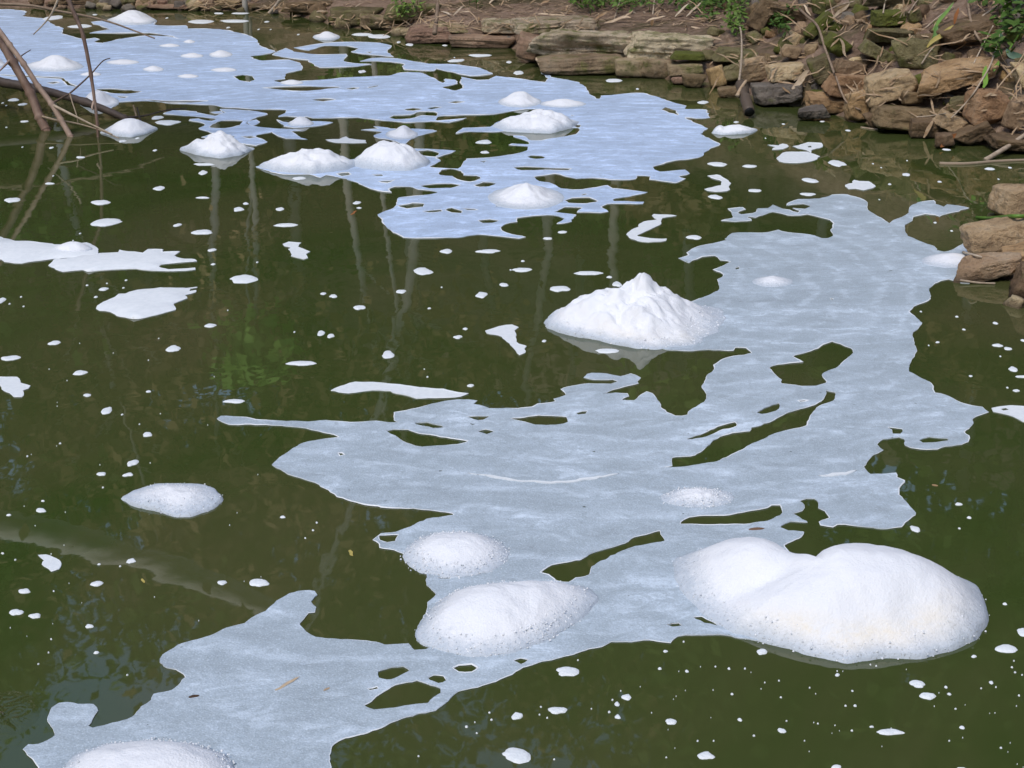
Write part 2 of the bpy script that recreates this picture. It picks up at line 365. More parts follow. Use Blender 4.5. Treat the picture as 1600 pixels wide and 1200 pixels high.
A_OUT = [(340,655),(345,651),(370,652),(400,656),(447,659),(482,659),(510,658),(547,661),(585,659),(607,661),(622,661),(617,657),(617,645),(625,644),(650,639),(675,632),(700,627),(732,625),(746,627),(740,632),(750,634),(765,639),(800,639),
 (832,637),(841,632),(867,628),(864,624),(886,618),(877,609),(895,604),(917,601),(940,600),(955,601),(966,597),(958,594),(920,594),(911,591),(922,584),(947,584),(970,589),(985,585),(1000,591),(995,600),(975,605),(955,611),(942,616),(962,615),(980,616),(982,620),(971,626),(990,627),(997,620),(1012,613),(1020,616),(1030,629),(1032,637),(1042,645),(1055,651),(1074,649),(1080,641),(1100,629),(1104,617),(1096,604),
 (1100,599),(1105,587),(1116,577),(1115,571),(1132,561),(1175,552),(1167,544),(1150,544),(1147,549),(1107,547),(1082,549),(1042,547),(1000,535),(980,515),(1000,495),(1060,480),(1121,455),(1121,437),(1130,432),(1126,426),(1115,422),(1142,410),(1125,407),(1117,400),(1097,402),(1075,411),(1061,404),(1075,399),(1072,395),(1090,386),(1135,376),(1132,374),(1145,365),(1175,364),(1200,364),
 (1215,360),(1232,364),(1262,367),(1285,373),(1299,371),(1302,352),(1297,344),(1282,340),(1260,335),(1250,337),(1232,337),(1220,334),(1207,332),(1197,335),(1182,340),(1168,339),(1175,345),(1150,347),(1127,345),(1145,341),(1142,331),(1137,327),(1162,325),(1165,328),(1155,332),(1160,336),(1182,332),(1185,326),(1200,326),(1207,321),(1222,327),(1235,329),(1247,333),(1250,330),(1240,326),(1257,327),(1265,322),(1255,319),(1242,320),(1229,322),(1230,319),(1247,312),(1280,311),(1300,305),(1325,305),(1342,310),(1355,317),(1354,324),(1357,330),(1375,341),(1390,350),(1396,345),(1415,337),(1421,332),(1422,324),(1435,317),(1457,314),(1460,319),(1477,324),(1482,320),(1515,326),(1497,331),(1480,335),(1470,339),(1460,336),(1445,335),(1427,339),(1426,345),(1415,351),(1414,359),(1419,369),(1462,387),(1465,392),(1477,394),(1495,387),(1509,380),(1540,385),(1560,420),(1512,443),(1495,441),(1482,437),(1467,442),(1451,451),(1454,465),(1450,470),(1427,480),(1422,490),(1439,505),(1425,525),(1431,547),(1420,575),(1420,582),(1440,592),(1455,598),
 (1459,604),(1461,615),(1480,619),(1505,632),(1535,637),(1544,645),(1522,654),(1520,665),(1505,676),(1516,685),(1507,694),(1485,697),(1465,703),(1432,702),(1414,697),(1412,687),(1405,684),(1380,687),(1370,696),(1380,704),(1362,714),(1349,730),(1360,742),(1380,741),(1400,740),(1401,747),(1412,752),(1404,764),(1404,775),(1422,792),(1432,806),(1412,817),(1407,824),(1387,827),(1355,825),(1320,820),(1307,820),(1300,824),(1284,822),(1282,817),(1296,810),(1290,800),(1280,795),(1280,786),(1272,780),(1260,780),(1249,784),(1257,790),(1254,799),(1237,804),(1260,815),(1261,817),(1232,816),(1219,825),(1230,830),(1256,832),(1252,840),(1224,852),(1239,874),(1262,905),(1250,960),(1190,1002),(1142,994),
 (1097,993),(1057,995),(1046,1005),(1015,1001),(985,1004),(955,1004),(940,1011),(920,1015),(890,1025),(860,1032),(817,1044),(800,1055),(775,1066),(737,1076),(712,1084),(697,1100),(680,1111),(650,1117),(622,1127),(575,1146),(540,1154),(522,1164),(516,1177),(515,1187),(517,1200),(530,1250),(430,1330),(160,1320),(85,1260),(61,1200),(37,1172),(45,1165),(60,1164),(87,1150),(75,1125),(82,1107),(92,1100),(115,1100),(147,1102),(153,1112),(137,1135),(145,1139),(162,1135),(207,1122),(222,1105),(236,1095),(240,1086),(270,1079),(289,1060),(275,1047),(257,1042),(250,1031),(255,1024),(277,1010),(320,997),(355,982),(382,975),(400,963),(415,956),(432,940),(452,929),(475,924),(492,924),(496,930),(486,941),(494,949),(492,957),(482,959),(469,977),(487,994),(510,999),(550,1001),(587,1005),(600,1009),(637,1007),(646,1017),(671,1014),(650,1002),(649,987),(665,960),(669,942),(682,930),(667,915),(665,907),(667,897),(645,882),(635,869),(617,860),(592,857),(591,851),(582,845),(587,840),(595,835),(620,832),(640,824),(667,812),(710,806),(697,801),(662,797),(635,795),(605,794),(580,791),(555,785),(527,777),(517,770),(501,761),(492,754),(477,750),(450,742),(425,727),(437,716),(467,696),(490,689),(530,684),(500,675),(470,669),(425,665),(400,664),(357,664)]
A_HOLES = [
 [(1301,534),(1332,547),(1327,557),(1307,576),(1285,585),(1292,599),(1275,604),(1252,604),(1219,600),(1219,594),(1201,576),(1215,570),(1254,566),(1239,558),(1272,547),(1285,539)],
 [(1030,732),(1050,729),(1050,716),(1087,712),(1102,701),(1120,686),(1145,677),(1172,675),(1175,669),(1200,661),(1215,654),(1232,645),(1267,635),(1287,625),(1291,611),(1305,614),(1302,627),(1280,635),(1269,647),(1261,666),(1227,674),(1200,682),(1172,697),(1125,720),(1070,730)],
 [(1071,687),(1095,680),(1125,666),(1147,660),(1150,667),(1130,672),(1105,683),(1082,688)],
 [(1182,646),(1200,636),(1218,631),(1218,640),(1205,645),(1190,648)],
 [(1061,820),(1072,811),(1100,806),(1132,806),(1162,801),(1200,794),(1206,790),(1219,790),(1223,802),(1213,809),(1200,815),(1157,820),(1115,821)],
 [(845,895),(862,884),(907,875),(920,867),(975,850),(990,840),(1030,830),(1031,836),(1037,847),(987,856),(955,870),(925,887),(921,899),(900,904),(887,911),(870,909),(856,900)],
 [(605,675),(615,672),(637,672),(652,677),(732,690),(715,695),(660,699),(640,695),(617,682)],
 [(647,662),(667,661),(694,668),(677,670)], [(729,652),(765,651),(747,658)], [(746,675),(757,671),(772,675),(760,679)],
 [(797,655),(812,653),(842,650),(885,652),(887,660),(870,665),(837,665),(820,660)], [(900,646),(919,643),(916,648),(903,649)],
 [(1435,689),(1450,684),(1480,686),(1482,689),(1465,692),(1440,693)], [(1387,669),(1410,671),(1407,679),(1396,679),(1394,673)],
 [(590,1050),(612,1044),(630,1043),(640,1049),(612,1063),(591,1060)], [(707,1045),(717,1040),(737,1039),(747,1045),(737,1052),(717,1051)],
 [(668,1060),(677,1056),(695,1057),(699,1064),(685,1069),(671,1064)],
 [(568,1103),(579,1097),(595,1084),(620,1071),(652,1065),(672,1071),(689,1077),(689,1085),(667,1099),(625,1106),(585,1110)],
 [(802,1034),(815,1029),(826,1032),(815,1039)], [(1041,977),(1060,974),(1066,979),(1050,980)], [(1081,966),(1097,964),(1112,972),(1140,979),(1118,978),(1102,975),(1095,971)],
 [(593,838),(622,836),(617,846),(605,849),(594,846)], [(682,904),(695,902),(710,904),(700,906),(686,906)], [(528,709),(536,709),(540,712),(532,714)], [(1246,627),(1256,626),(1266,627),(1250,629)], [(686,736),(692,736),(691,738),(686,738)], [(1296,466),(1303,468),(1299,470)],
 [(573,1077),(590,1074),(592,1078),(578,1079)], [(1149,419),(1156,418),(1156,421),(1150,422)]]
film('huge pale grey foam sheet with ragged holes, from near rocks to bottom left', 'foam', A_OUT, A_HOLES, 1.0)

B_OUT = [(-400,25),(-200,20),(0,15),(25,16),(42,19),(35,26),(65,29),(87,40),(100,45),(97,52),(117,59),(135,62),(147,60),(155,62),(147,66),(160,68),(190,61),(232,56),(262,57),(280,61),(265,56),(232,52),(185,52),(140,52),(172,46),(155,40),(142,35),(165,33),(200,30),(245,32),(240,39),(272,41),(292,40),(295,45),(345,46),(382,54),(400,61),(407,72),(430,81),(410,86),(392,88),(396,92),(410,95),(452,94),(470,100),(471,110),(447,115),(445,124),(428,126),(437,129),(475,127),(507,125),(532,122),(570,120),(607,119),(625,114),(657,114),(677,122),(692,130),(695,124),(710,125),(714,131),(691,137),(710,142),(726,137),(720,130),(722,121),(745,126),(765,125),(775,119),(800,122),
 (850,129),(855,122),(846,114),(857,110),(875,111),(861,116),(862,121),(905,129),(920,144),(930,155),(937,155),(940,150),(975,147),(1007,146),(1037,156),(1072,166),(1072,171),(1102,172),(1107,184),(1090,186),(1071,184),(1082,191),(1104,201),(1095,210),(1125,226),(1105,235),(1092,247),(1057,251),(1020,261),(1030,269),(1070,266),(1077,272),(1062,276),(1070,280),(1057,286),(1015,281),(1017,276),(997,275),(995,280),(972,282),(935,279),(900,279),(880,275),(870,272),(835,277),(842,284),(860,286),(877,295),(910,297),(950,290),(957,295),(1012,301),(960,311),(960,315),(1007,316),(1005,319),(975,319),(950,319),(940,324),(951,331),(940,333),(902,332),(910,325),(882,324),(867,332),(900,336),(892,346),(872,350),(882,342),(867,337),(845,337),(807,341),(807,347),(795,349),(785,353),(782,358),(790,364),(800,367),(820,371),(810,373),(800,372),
 (770,369),(745,367),(725,371),(690,372),(650,373),(630,371),(612,362),(600,350),(597,342),(591,336),(617,324),(620,314),(622,309),(650,307),(670,305),(685,300),(655,297),(640,292),(617,292),(607,296),(611,301),(600,300),(585,297),(570,291),(540,280),(510,274),(500,278),(482,273),(442,273),(400,261),(440,255),(500,246),(545,250),(600,240),(640,233),(710,236),(682,247),(689,252),(672,262),(715,264),(725,255),(732,249),(765,247),(800,242),(822,236),(824,229),(795,227),(800,225),(825,226),(826,222),(802,214),(802,212),(815,213),(830,220),(845,220),(900,210),(906,202),(890,195),(860,200),(800,204),(770,207),(737,206),(711,209),(725,201),(767,199),(775,192),(800,184),(812,180),(838,177),(850,171),(820,171),(800,174),(772,179),(737,180),(687,182),(684,189),(731,185),(700,192),(681,190),(640,192),(600,189),(560,184),(520,185),(487,185),(478,183),(470,184),(447,182),(435,183),(447,172),(400,171),(350,168),(335,165),(297,163),(260,161),(230,158),(185,160),(172,170),(150,172),(125,155),(90,146),(50,142),(0,133),(-100,118),(-300,100),(-400,90)]
B_HOLES = [[(365,120),(380,117),(395,119),(400,124),(392,129),(375,126)], [(412,138),(440,136),(470,135),(532,137),(500,141),(470,143),(450,142)], [(540,139),(552,137),(562,138),(550,141)], [(574,137),(590,134),(592,135),(576,138)], [(487,157),(505,154),(525,156),(505,159)], [(700,161),(712,158),(727,160),(712,162)], [(630,172),(645,169),(660,171),(645,174)], [(667,170),(680,167),(691,168),(675,171)], [(608,184),(615,181),(640,180),(655,175),(680,175),(684,182),(660,181),(640,186),(618,187)],
 [(0,117),(20,118),(90,121),(100,123),(115,133),(128,137),(105,134),(92,124),(60,122),(30,121)], [(72,130),(85,128),(95,130),(82,132)], [(150,140),(175,139),(205,141),(222,144),(200,147),(170,146)], [(180,150),(200,152),(195,154)], [(215,155),(260,158),(325,158),(300,161),(265,161)],
 [(1033,172),(1040,168),(1057,173),(1060,181),(1045,177)], [(823,246),(830,243),(848,244),(850,248),(838,249)], [(802,262),(820,261),(870,263),(894,264),(888,267),(860,266),(815,267)], [(884,197),(892,194),(907,196),(902,200),(890,200)], [(895,180),(900,181),(893,182)],
 [(653,237),(668,235),(685,239),(680,246),(660,244)], [(655,291),(680,288),(705,287),(720,290),(705,294),(670,295)], [(740,290),(755,285),(775,287),(765,292),(750,293)], [(690,266),(702,264),(722,268),(725,274),(745,275),(752,279),(735,285),(712,281),(705,276),(688,274)], [(582,274),(595,273),(598,276),(588,276)], [(591,284),(610,283),(618,281),(606,287),(596,286)], [(525,272),(545,270),(550,273),(535,276)],
 [(620,322),(645,318),(663,319),(660,324),(635,327)], [(661,331),(690,328),(692,331),(670,333)], [(695,329),(705,325),(722,330),(720,334),(705,333)], [(722,326),(740,327),(748,329),(730,329)], [(747,345),(765,343),(779,345),(770,349),(755,349)], [(882,314),(895,310),(920,309),(935,315),(915,319),(890,318)], [(908,305),(915,303),(919,304),(912,306)], [(748,253),(760,252),(755,255)], [(774,323),(780,319),(786,321),(783,324)]]
film('blue-grey foam sheet across the far water, reaching from the upper left to the rock ledge', 'foam', B_OUT, B_HOLES, 2.0, mat='film_skytint')
D_OUT = [(256,178),(272,173),(305,175),(335,182),(352,176),(345,171),(400,174),(418,179),(400,185),(385,193),(400,198),(425,201),(475,204),(455,206),(462,210),(470,216),(481,218),(447,217),(433,212),(425,207),(400,213),(418,222),(400,228),(360,222),(327,217),(317,215),(332,209),(310,201),(322,195),(295,187),(310,186),(330,190),(337,186),(300,182)]
D_HOLES = [[(327,200),(345,189),(378,189),(375,196),(350,201)], [(384,191),(400,188),(405,193),(395,197)], [(328,213),(350,212),(370,213),(355,217),(335,217)], [(376,214),(392,213),(400,215),(390,217)], [(330,176),(345,174),(348,177),(336,178)]]
film('lacy patch of broken blue foam beside the cone-shaped mound at left', 'foam', D_OUT, D_HOLES, 3.0, mat='film_skytint')
film('thin foam streak in the second row below the far shore', 'foam', [(425,86),(447,76),(462,81),(500,86),(540,85),(537,96),(550,99),(580,101),(560,104),(540,105),(500,106),(480,95),(455,91)], [], 4.0, mat='film_skytint')
film('foam streak nearest the far shore, curling round a brown gap', 'foam', [(460,75),(500,69),(540,66),(587,67),(612,72),(605,82),(615,89),(580,86),(550,82),(562,76),(540,72),(507,72),(482,79)], [[(572,82),(582,81),(578,84)]], 5.0, mat='film_skytint')
film('long foam streak pointing along the flat rock ledge', 'foam', [(562,96),(585,91),(620,92),(670,100),(712,101),(750,107),(770,116),(737,119),(700,112),(680,107),(677,111),(632,109),(630,100),(590,96)], [], 6.0, mat='film_skytint')
film('white foam strip cut off by the left edge of the water', 'foam', [(-60,375),(0,371),(17,376),(62,380),(100,384),(135,380),(154,390),(151,399),(120,402),(82,405),(35,412),(6,410),(0,406),(-60,405)], [], 7.0, mat='rim', dome=.012)
film('long white foam strip with forked right end at the left', 'foam', [(76,416),(85,407),(125,402),(155,397),(185,395),(187,391),(200,394),(225,396),(232,390),(254,391),(253,395),(280,394),(272,400),(281,404),(305,406),(309,409),(287,410),(252,414),(247,417),(265,422),(305,419),(306,422),(280,424),(247,424),(212,421),(175,422),(137,425),(130,422),(97,425)], [], 8.0, mat='rim', dome=.012)
film('white foam patch with two fingers pointing right, alone on dark water', 'foam', [(151,481),(162,472),(202,457),(250,450),(290,451),(309,449),(309,450),(295,452),(293,456),(307,454),(306,457),(287,462),(291,467),(272,475),(275,485),(252,491),(217,499),(187,496),(172,487),(155,486)], [], 9.0, mat='rim', dome=.01)
film('slender foam streak floating just above the pointed tip of the huge sheet', 'foam', [(517,611),(540,602),(555,598),(600,599),(662,607),(692,609),(712,614),(732,616),(710,621),(680,622),(652,624),(640,620),(615,614),(610,611),(582,611),(545,615)], [], 10.0, mat='fleck')
film('small Y-shaped foam patch left of the peaked mound', 'foam', [(757,517),(780,511),(800,508),(811,512),(804,517),(807,535),(822,542),(819,546),(820,552),(812,555),(800,542),(787,530),(780,525),(760,521)], [], 11.0, mat='fleck')
film('hook-shaped foam curl on open water above the peaked mound', 'foam', [(1021,335),(1040,336),(1056,338),(1034,341),(1031,351),(1000,366),(994,370),(1015,373),(1041,374),(1040,377),(1012,379),(992,375),(980,367),(987,360),(997,355),(1007,347),(1028,343),(1020,339)], [], 12.0, mat='fleck')
film('foam patch cut off by the right edge, level with the sheet corner', 'foam', [(1550,639),(1575,634),(1600,636),(1660,640),(1650,665),(1600,660),(1582,651),(1553,644)], [[(1563,640),(1572,638),(1577,641),(1568,643)]], 13.0, mat='fleck')
film('angular foam scrap at the left edge below the white strips', 'foam', [(-30,588),(0,590),(27,590),(32,599),(46,604),(35,611),(34,621),(22,621),(15,615),(4,609),(0,602),(-30,600)], [], 14.0, mat='fleck')
film('jagged S-shaped foam scrap on dark water left of centre', 'foam', [(442,382),(450,379),(470,380),(465,386),(484,394),(478,398),(481,404),(475,406),(454,401),(453,394),(449,390),(455,388),(444,385)], [], 15.0, mat='fleck')
film('zigzag foam scrap just right of the far sheet corner', 'foam', [(1106,275),(1120,274),(1134,281),(1141,287),(1135,299),(1118,300),(1100,296),(1127,290),(1125,282)], [], 16.0, mat='fleck')
film('small rounded foam raft near the right bank rocks', 'foam', [(1216,253),(1219,243),(1228,238),(1262,238),(1281,245),(1275,251),(1260,254),(1235,255)], [], 17.0, mat='fleck')
film('thin foam raft with a hole above the rounded raft', 'foam', [(1238,229),(1252,226),(1262,223),(1282,224),(1285,230),(1270,234),(1267,239),(1260,235),(1245,232)], [[(1263,229),(1268,228),(1269,231),(1264,231)]], 18.0, mat='fleck')
film('lobed foam scrap left of the two rafts by the right bank', 'foam', [(1201,227),(1215,228),(1222,225),(1232,229),(1222,233),(1206,234),(1210,230)], [], 19.0, mat='fleck')
film('three-lobed foam scrap on dark water off the right bank', 'foam', [(1320,290),(1332,287),(1334,282),(1345,284),(1358,284),(1367,292),(1350,297),(1338,295),(1325,296)], [], 20.0, mat='fleck')
film('small notched foam patch below the leaning reflection at the lower left', 'foam', [(60,869),(72,867),(82,871),(92,876),(96,882),(92,890),(80,893),(77,889),(66,883),(70,876)], [], 21.0, mat='fleck')
film('skirt of thin foam round the small pointed far mound', 'foam', [(565,203),(590,202),(584,198),(620,202),(655,202),(682,205),(650,214),(640,220),(632,226),(610,219),(590,217),(584,212),(596,207)], [], 22.0, mat='film_skytint')
film('skirt of thin foam round the low bright far mound', 'foam', [(433,188),(450,192),(480,190),(500,190),(522,192),(500,197),(460,200),(445,198)], [], 23.0, mat='film_skytint')
film('slim foam sliver beside the rounded pool mound', 'foam', [(510,219),(530,218),(543,214),(548,217),(568,220),(570,224),(545,224),(520,223)], [], 24.0, mat='fleck')

for i, (lb, pg) in enumerate([('thin white foam line curving across the middle of the huge sheet', [(735,741),(790,749),(850,754),(900,752),(940,745),(968,742),(962,744),(930,750),(900,755),(850,757),(790,752)]),
    ('short white foam wisp right of the centre line on the huge sheet', [(1280,745),(1300,741),(1322,740),(1340,736),(1322,744),(1300,746)])]):
    film(lb, 'foam', pg, [], 60.0 + i, 1.6, .007, 0, name='foam_wisp', mat='fleck')
# ------------------------------------------------------------------ foam mounds
def mound(label, outline, centre, lobes, base=.02, lump=.012, lscale=6.0, edge=.5, nth=96, nr=26, stain=0.0, seed=0.0, name='foam_mound', group=None, cat='foam mound', crink=.025, fr=.35, soft=(0, 0, 0)):
    """outline: base on the water in picture points; lobes: (x, y, half-width x, half-width y, height m) of the swells on that base"""
    W = np.array([wat(*p) for p in outline]); c = np.array(wat(*centre)); n_ = len(W)
    Lb = []
    for (lx, ly, rx, ry, h) in lobes:
        p = wat(lx, ly); Lb.append((p[0], p[1], abs(wat(lx + rx, ly)[0] - p[0]), abs(wat(lx, ly - ry)[1] - p[1]), h))
    V = []; fring = []; stn = []
    R = []
    for k in range(nth):
        th = 2 * math.pi * k / nth; d = np.array([math.cos(th), math.sin(th)]); best = None
        for i in range(n_):
            a, b_ = W[i], W[(i + 1) % n_]; e = b_ - a; den = d[0] * e[1] - d[1] * e[0]
            if abs(den) < 1e-12: continue
            q = a - c; t = (q[0] * e[1] - q[1] * e[0]) / den; u = (q[0] * d[1] - q[1] * d[0]) / den
            if t > 0 and -1e-6 <= u <= 1 + 1e-6: best = t if best is None else max(best, t)
        R.append(best or .05)
    R = np.array(R); R = (np.roll(R, 1) + 2 * R + np.roll(R, -1)) / 4
    ext = np.hypot(*(W.max(0) - W.min(0)))
    V.append(None)
    for k in range(nth):
        th = 2 * math.pi * k / nth
        rr = R[k] * (1 + crink * fnoise((math.cos(th) * 5, math.sin(th) * 5, seed), 4))
        for j in range(1, nr + 1):
            f = (j / nr) ** .85; V.append((c[0] + math.cos(th) * rr * f, c[1] + math.sin(th) * rr * f, f))
    V[0] = (c[0], c[1], 0.0)
    out = []
    for (x, y, f) in V:
        dx_, dy_ = x - c[0], y - c[1]; dl = math.hypot(dx_, dy_) + 1e-6
        sw = max(0.0, (dx_ * soft[0] + dy_ * soft[1]) / dl) * soft[2]
        e = max(0.0, 1 - f * f) ** (edge + sw)
        h = base
        s = 0.0
        for (lx, ly, rx, ry, hh) in Lb:
            q = ((x - lx) / rx) ** 2 + ((y - ly) / ry) ** 2
            s += (hh * math.exp(-(q * .75) ** 1.35)) ** 4
        h += s ** .25
        l1 = fnoise((x * lscale, y * lscale, seed + h * lscale), 4)
        l2 = 1 - abs(noise.noise(Vector((x * lscale * 1.7, y * lscale * 1.7, seed + 3))))
        z = e * h + e * lump * (l1 * 1.2 + (l2 - .6) * .9) + .004
        if f >= .999: z = -.005
        out.append((x, y, max(z, -.005) if f >= .999 else max(z, .005)))
        fw = min(.8, fr * (1 + .7 * sw)); fring.append(min(1, max(0, (f - (1 - fw)) / fw)) if f > 1 - fw else 0)
        front = max(0, (c[1] - y) / (ext * .5)); stn.append(stain * max(0, 1 - abs(f - .76) / .22) * min(1, front * 2.2))
    Fc = []
    for k in range(nth):
        k2 = (k + 1) % nth; Fc.append((0, 1 + k * nr, 1 + k2 * nr))
        for j in range(nr - 1): Fc.append((1 + k * nr + j, 1 + k * nr + j + 1, 1 + k2 * nr + j + 1, 1 + k2 * nr + j))
    o = mesh(name, out, Fc, M['froth'])
    for nm, vals in (('fringe', fring), ('stain', stn)):
        at = o.data.attributes.new(nm, 'FLOAT', 'POINT'); at.data.foreach_set('value', [float(q) for q in vals])
    if label: tag(o, label, cat, group)
    return o
def skirt(o, n_, r0, r1, seed):
    """tiny bubbles clustered round the foot of a mound"""
    rs2 = random.Random(seed); me = o.data; nv = len(me.vertices); fr_ = [me.attributes['fringe'].data[i].value for i in range(nv)]
    cand = [i for i in range(nv) if fr_[i] > .2]; V = []; Fc = []; c = np.mean([me.vertices[i].co[:] for i in cand], axis=0)
    for k in range(n_):
        p = np.array(me.vertices[rs2.choice(cand)].co[:]); q = 1 + abs(rs2.gauss(0, .022)) - .045; p[:2] = c[:2] + (p[:2] - c[:2]) * q + np.array([rs2.gauss(0, .008), rs2.gauss(0, .008)])
        r = r0 + (r1 - r0) * rs2.random() ** 2.2; z0 = max(.003, p[2] * (1 if q < 1 else .4)); s0 = len(V); V.append((p[0], p[1], z0 + r * .8))
        for a_ in range(6):
            th = a_ * 1.047; V.append((p[0] + math.cos(th) * r * .75, p[1] + math.sin(th) * r * .75, z0 + r * .5))
        for a_ in range(6):
            th = a_ * 1.047; V.append((p[0] + math.cos(th) * r, p[1] + math.sin(th) * r, z0 - r * .4))
        for a_ in range(6):
            b_ = (a_ + 1) % 6; Fc += [(s0, s0 + 1 + a_, s0 + 1 + b_), (s0 + 1 + a_, s0 + 7 + a_, s0 + 7 + b_, s0 + 1 + b_)]
    ch = mesh('bubbles', V, Fc, M['bubble'], o); ch['kind'] = 'stuff'
def oval(cx, cy, rx, ry, k=20, wob=.08, seed=0):
    return [(cx + rx * math.cos(2 * math.pi * i / k) * (1 + wob * noise.noise(Vector((i * .9, seed, 0)))), cy + ry * math.sin(2 * math.pi * i / k) * (1 + wob * noise.noise(Vector((i * .9, seed, 5))))) for i in range(k)]

skirt(mound('biggest foam mound, smooth and kidney-shaped with a cream front, at the lower right',
      [(1047,878),(1048,900),(1065,930),(1095,962),(1142,990),(1200,1006),(1250,1021),(1300,1033),(1325,1038),(1345,1034),(1380,1029),(1440,1031),(1490,1018),(1525,1000),(1540,982),(1547,966),(1541,944),(1530,922),(1485,898),(1400,885),(1330,886),(1275,902),(1243,932),(1212,895),(1150,864),(1090,862)],
      (1285,955), [(1355,942,135,48,.168),(1150,905,85,38,.165),(1255,978,120,30,.105),(1455,957,80,40,.135)], base=.03, lump=.010, lscale=5, edge=.5, nth=160, nr=44, stain=1.0, seed=1.1, crink=.02, fr=.24, soft=(-1, -.1, .35)), 1300, .0013, .0042, 1)
skirt(mound('white foam mound on the grey sheet, second largest in the foreground',
      [(649,990),(652,1006),(680,1016),(705,1024),(740,1030),(800,1024),(860,1002),(915,965),(940,938),(925,920),(870,914),(800,918),(720,926),(690,936),(667,960)],
      (785,970), [(780,962,120,46,.075),(850,945,80,32,.07),(715,972,70,36,.065)], base=.014, lump=.008, lscale=7, edge=.75, nth=120, nr=34, seed=2.2, fr=.4), 1300, .0013, .0042, 2)
skirt(mound('low foam mound just behind the second largest foreground mound', oval(713, 868, 85, 36, 22, .1, 3), (713, 868), [(715,864,85,34,.05)], base=.008, lump=.006, lscale=8, edge=1.0, seed=3.1, nth=100, fr=.5), 1100, .0013, .004, 3)
skirt(mound('tall craggy foam mound with a sharp peak, in the middle of the picture',
      [(848,505),(853,513),(875,521),(920,530),(965,540),(1000,546),(1040,546),(1085,540),(1120,520),(1135,498),(1128,482),(1080,474),(1000,476),(935,480),(885,488),(865,494)],
      (990,508), [(985,503,90,20,.12),(1007,498,24,12,.215),(1046,498,28,13,.17),(1088,497,40,15,.13),(925,501,52,16,.115),(965,500,26,12,.13),(1020,512,60,14,.12)], base=.03, lump=.034, lscale=8, edge=.5, nth=170, nr=46, stain=.5, seed=4.7, crink=.04, fr=.22, soft=(1, -.1, 1.6)), 700, .002, .006, 4)
skirt(mound('broad white foam mound cut off by the bottom edge at the left', [(90,1215),(110,1185),(160,1165),(230,1158),(310,1165),(360,1185),(378,1225),(360,1270),(290,1300),(180,1300),(110,1265)], (235,1228), [(225,1215,130,55,.065),(300,1208,70,36,.055)], base=.012, lump=.008, lscale=7, edge=.75, nth=110, nr=30, seed=5.3, fr=.3), 1000, .0013, .004, 5)
mound('left hump of the twin foam mounds in the far middle', [(400,261),(435,270),(490,273),(545,266),(560,258),(530,250),(480,249),(430,254)], (485,262), [(487,262,55,8,.09),(530,260,30,6,.05)], base=.03, lump=.03, lscale=6, edge=.55, seed=6.1)
mound('right and taller hump of the twin foam mounds', [(545,258),(565,264),(600,268),(640,268),(668,260),(675,254),(640,246),(590,245),(555,250)], (612,257), [(612,257,40,9,.125),(575,257,25,7,.06)], base=.03, lump=.03, lscale=6, edge=.55, seed=6.9)
mound('cone-shaped foam mound alone left of the twin mounds', [(278,234),(310,243),(345,248),(380,242),(400,232),(370,227),(320,227)], (342,236), [(345,236,28,6,.10),(310,236,25,5,.06)], base=.025, lump=.035, lscale=7, edge=.55, seed=7.7)
mound('low foam mound under the dead branches at the upper left', [(155,208),(180,213),(205,215),(230,209),(248,201),(220,196),(180,198)], (203,205), [(200,205,28,6,.07)], base=.025, lump=.015, lscale=5, edge=.6, seed=8.3)
mound('wide white foam mound at the back of the far sheet', [(766,198),(790,206),(832,208),(860,209),(895,200),(908,191),(870,186),(800,188)], (838,197), [(845,197,44,7,.09),(800,197,30,6,.055)], base=.025, lump=.03, lscale=6, edge=.55, seed=9.1)
mound('rounded foam mound behind the wide white far mound', oval(812, 160, 35, 9, 18, .08, 4), (812, 160), [(810,160,20,5,.07)], base=.02, lump=.015, lscale=5, edge=.8, seed=9.9)
mound('small pointed foam mound on open water behind the twin mounds', oval(628, 211, 26, 8, 18, .08, 5), (628, 211), [(630,211,11,4,.05)], base=.02, lump=.01, lscale=6, edge=.8, seed=10.4)
mound('soft wide foam mound on the lower lobe of the far sheet', oval(822, 310, 62, 19, 20, .1, 6), (822, 310), [(820,308,32,10,.07)], base=.012, lump=.02, lscale=6, edge=1.0, seed=11.2, fr=.5)
mound('foam mound nearest the far shore at the top left', oval(206, 33, 40, 7, 18, .08, 7), (206, 33), [(206,33,24,4,.09)], base=.03, lump=.02, lscale=4, edge=.6, seed=12.0)
mound('small foam mound above the dark pole at the left', oval(155, 160, 32, 10, 18, .08, 8), (155, 160), [(152,160,18,6,.07)], base=.02, lump=.015, lscale=5, edge=.8, seed=12.8)
mound('broad low foam mound by the leaning canes at the far left', oval(85, 104, 48, 9, 18, .08, 9), (85, 104), [(90,104,26,6,.09)], base=.02, lump=.02, lscale=4, edge=.9, seed=13.6)
mound('small foam mound touching the left edge, behind the canes', oval(-5, 101, 14, 5, 14, .08, 10), (-5, 101), [(-5,101,8,3,.05)], base=.02, lump=.01, lscale=4, edge=.9, nth=40, nr=10, seed=14)
mound('low white foam hump off the far shore', oval(510, 58, 22, 5, 16, .08, 11), (510, 58), [(512,58,12,3,.04)], base=.02, lump=.01, lscale=4, edge=.7, nth=50, nr=12, seed=14.4)
mound('low bright foam hump left of the small pointed mound', oval(470, 194, 22, 5, 16, .08, 12), (470, 194), [(472,194,13,3,.04)], base=.015, lump=.01, lscale=4, edge=.8, nth=50, nr=12, seed=15.2)
mound('faint flat foam swell right of the rounded far mound', oval(880, 163, 38, 6, 16, .08, 13), (880, 163), [(880,163,22,4,.025)], base=.012, lump=.008, lscale=4, edge=1.0, nth=60, nr=14, seed=16)
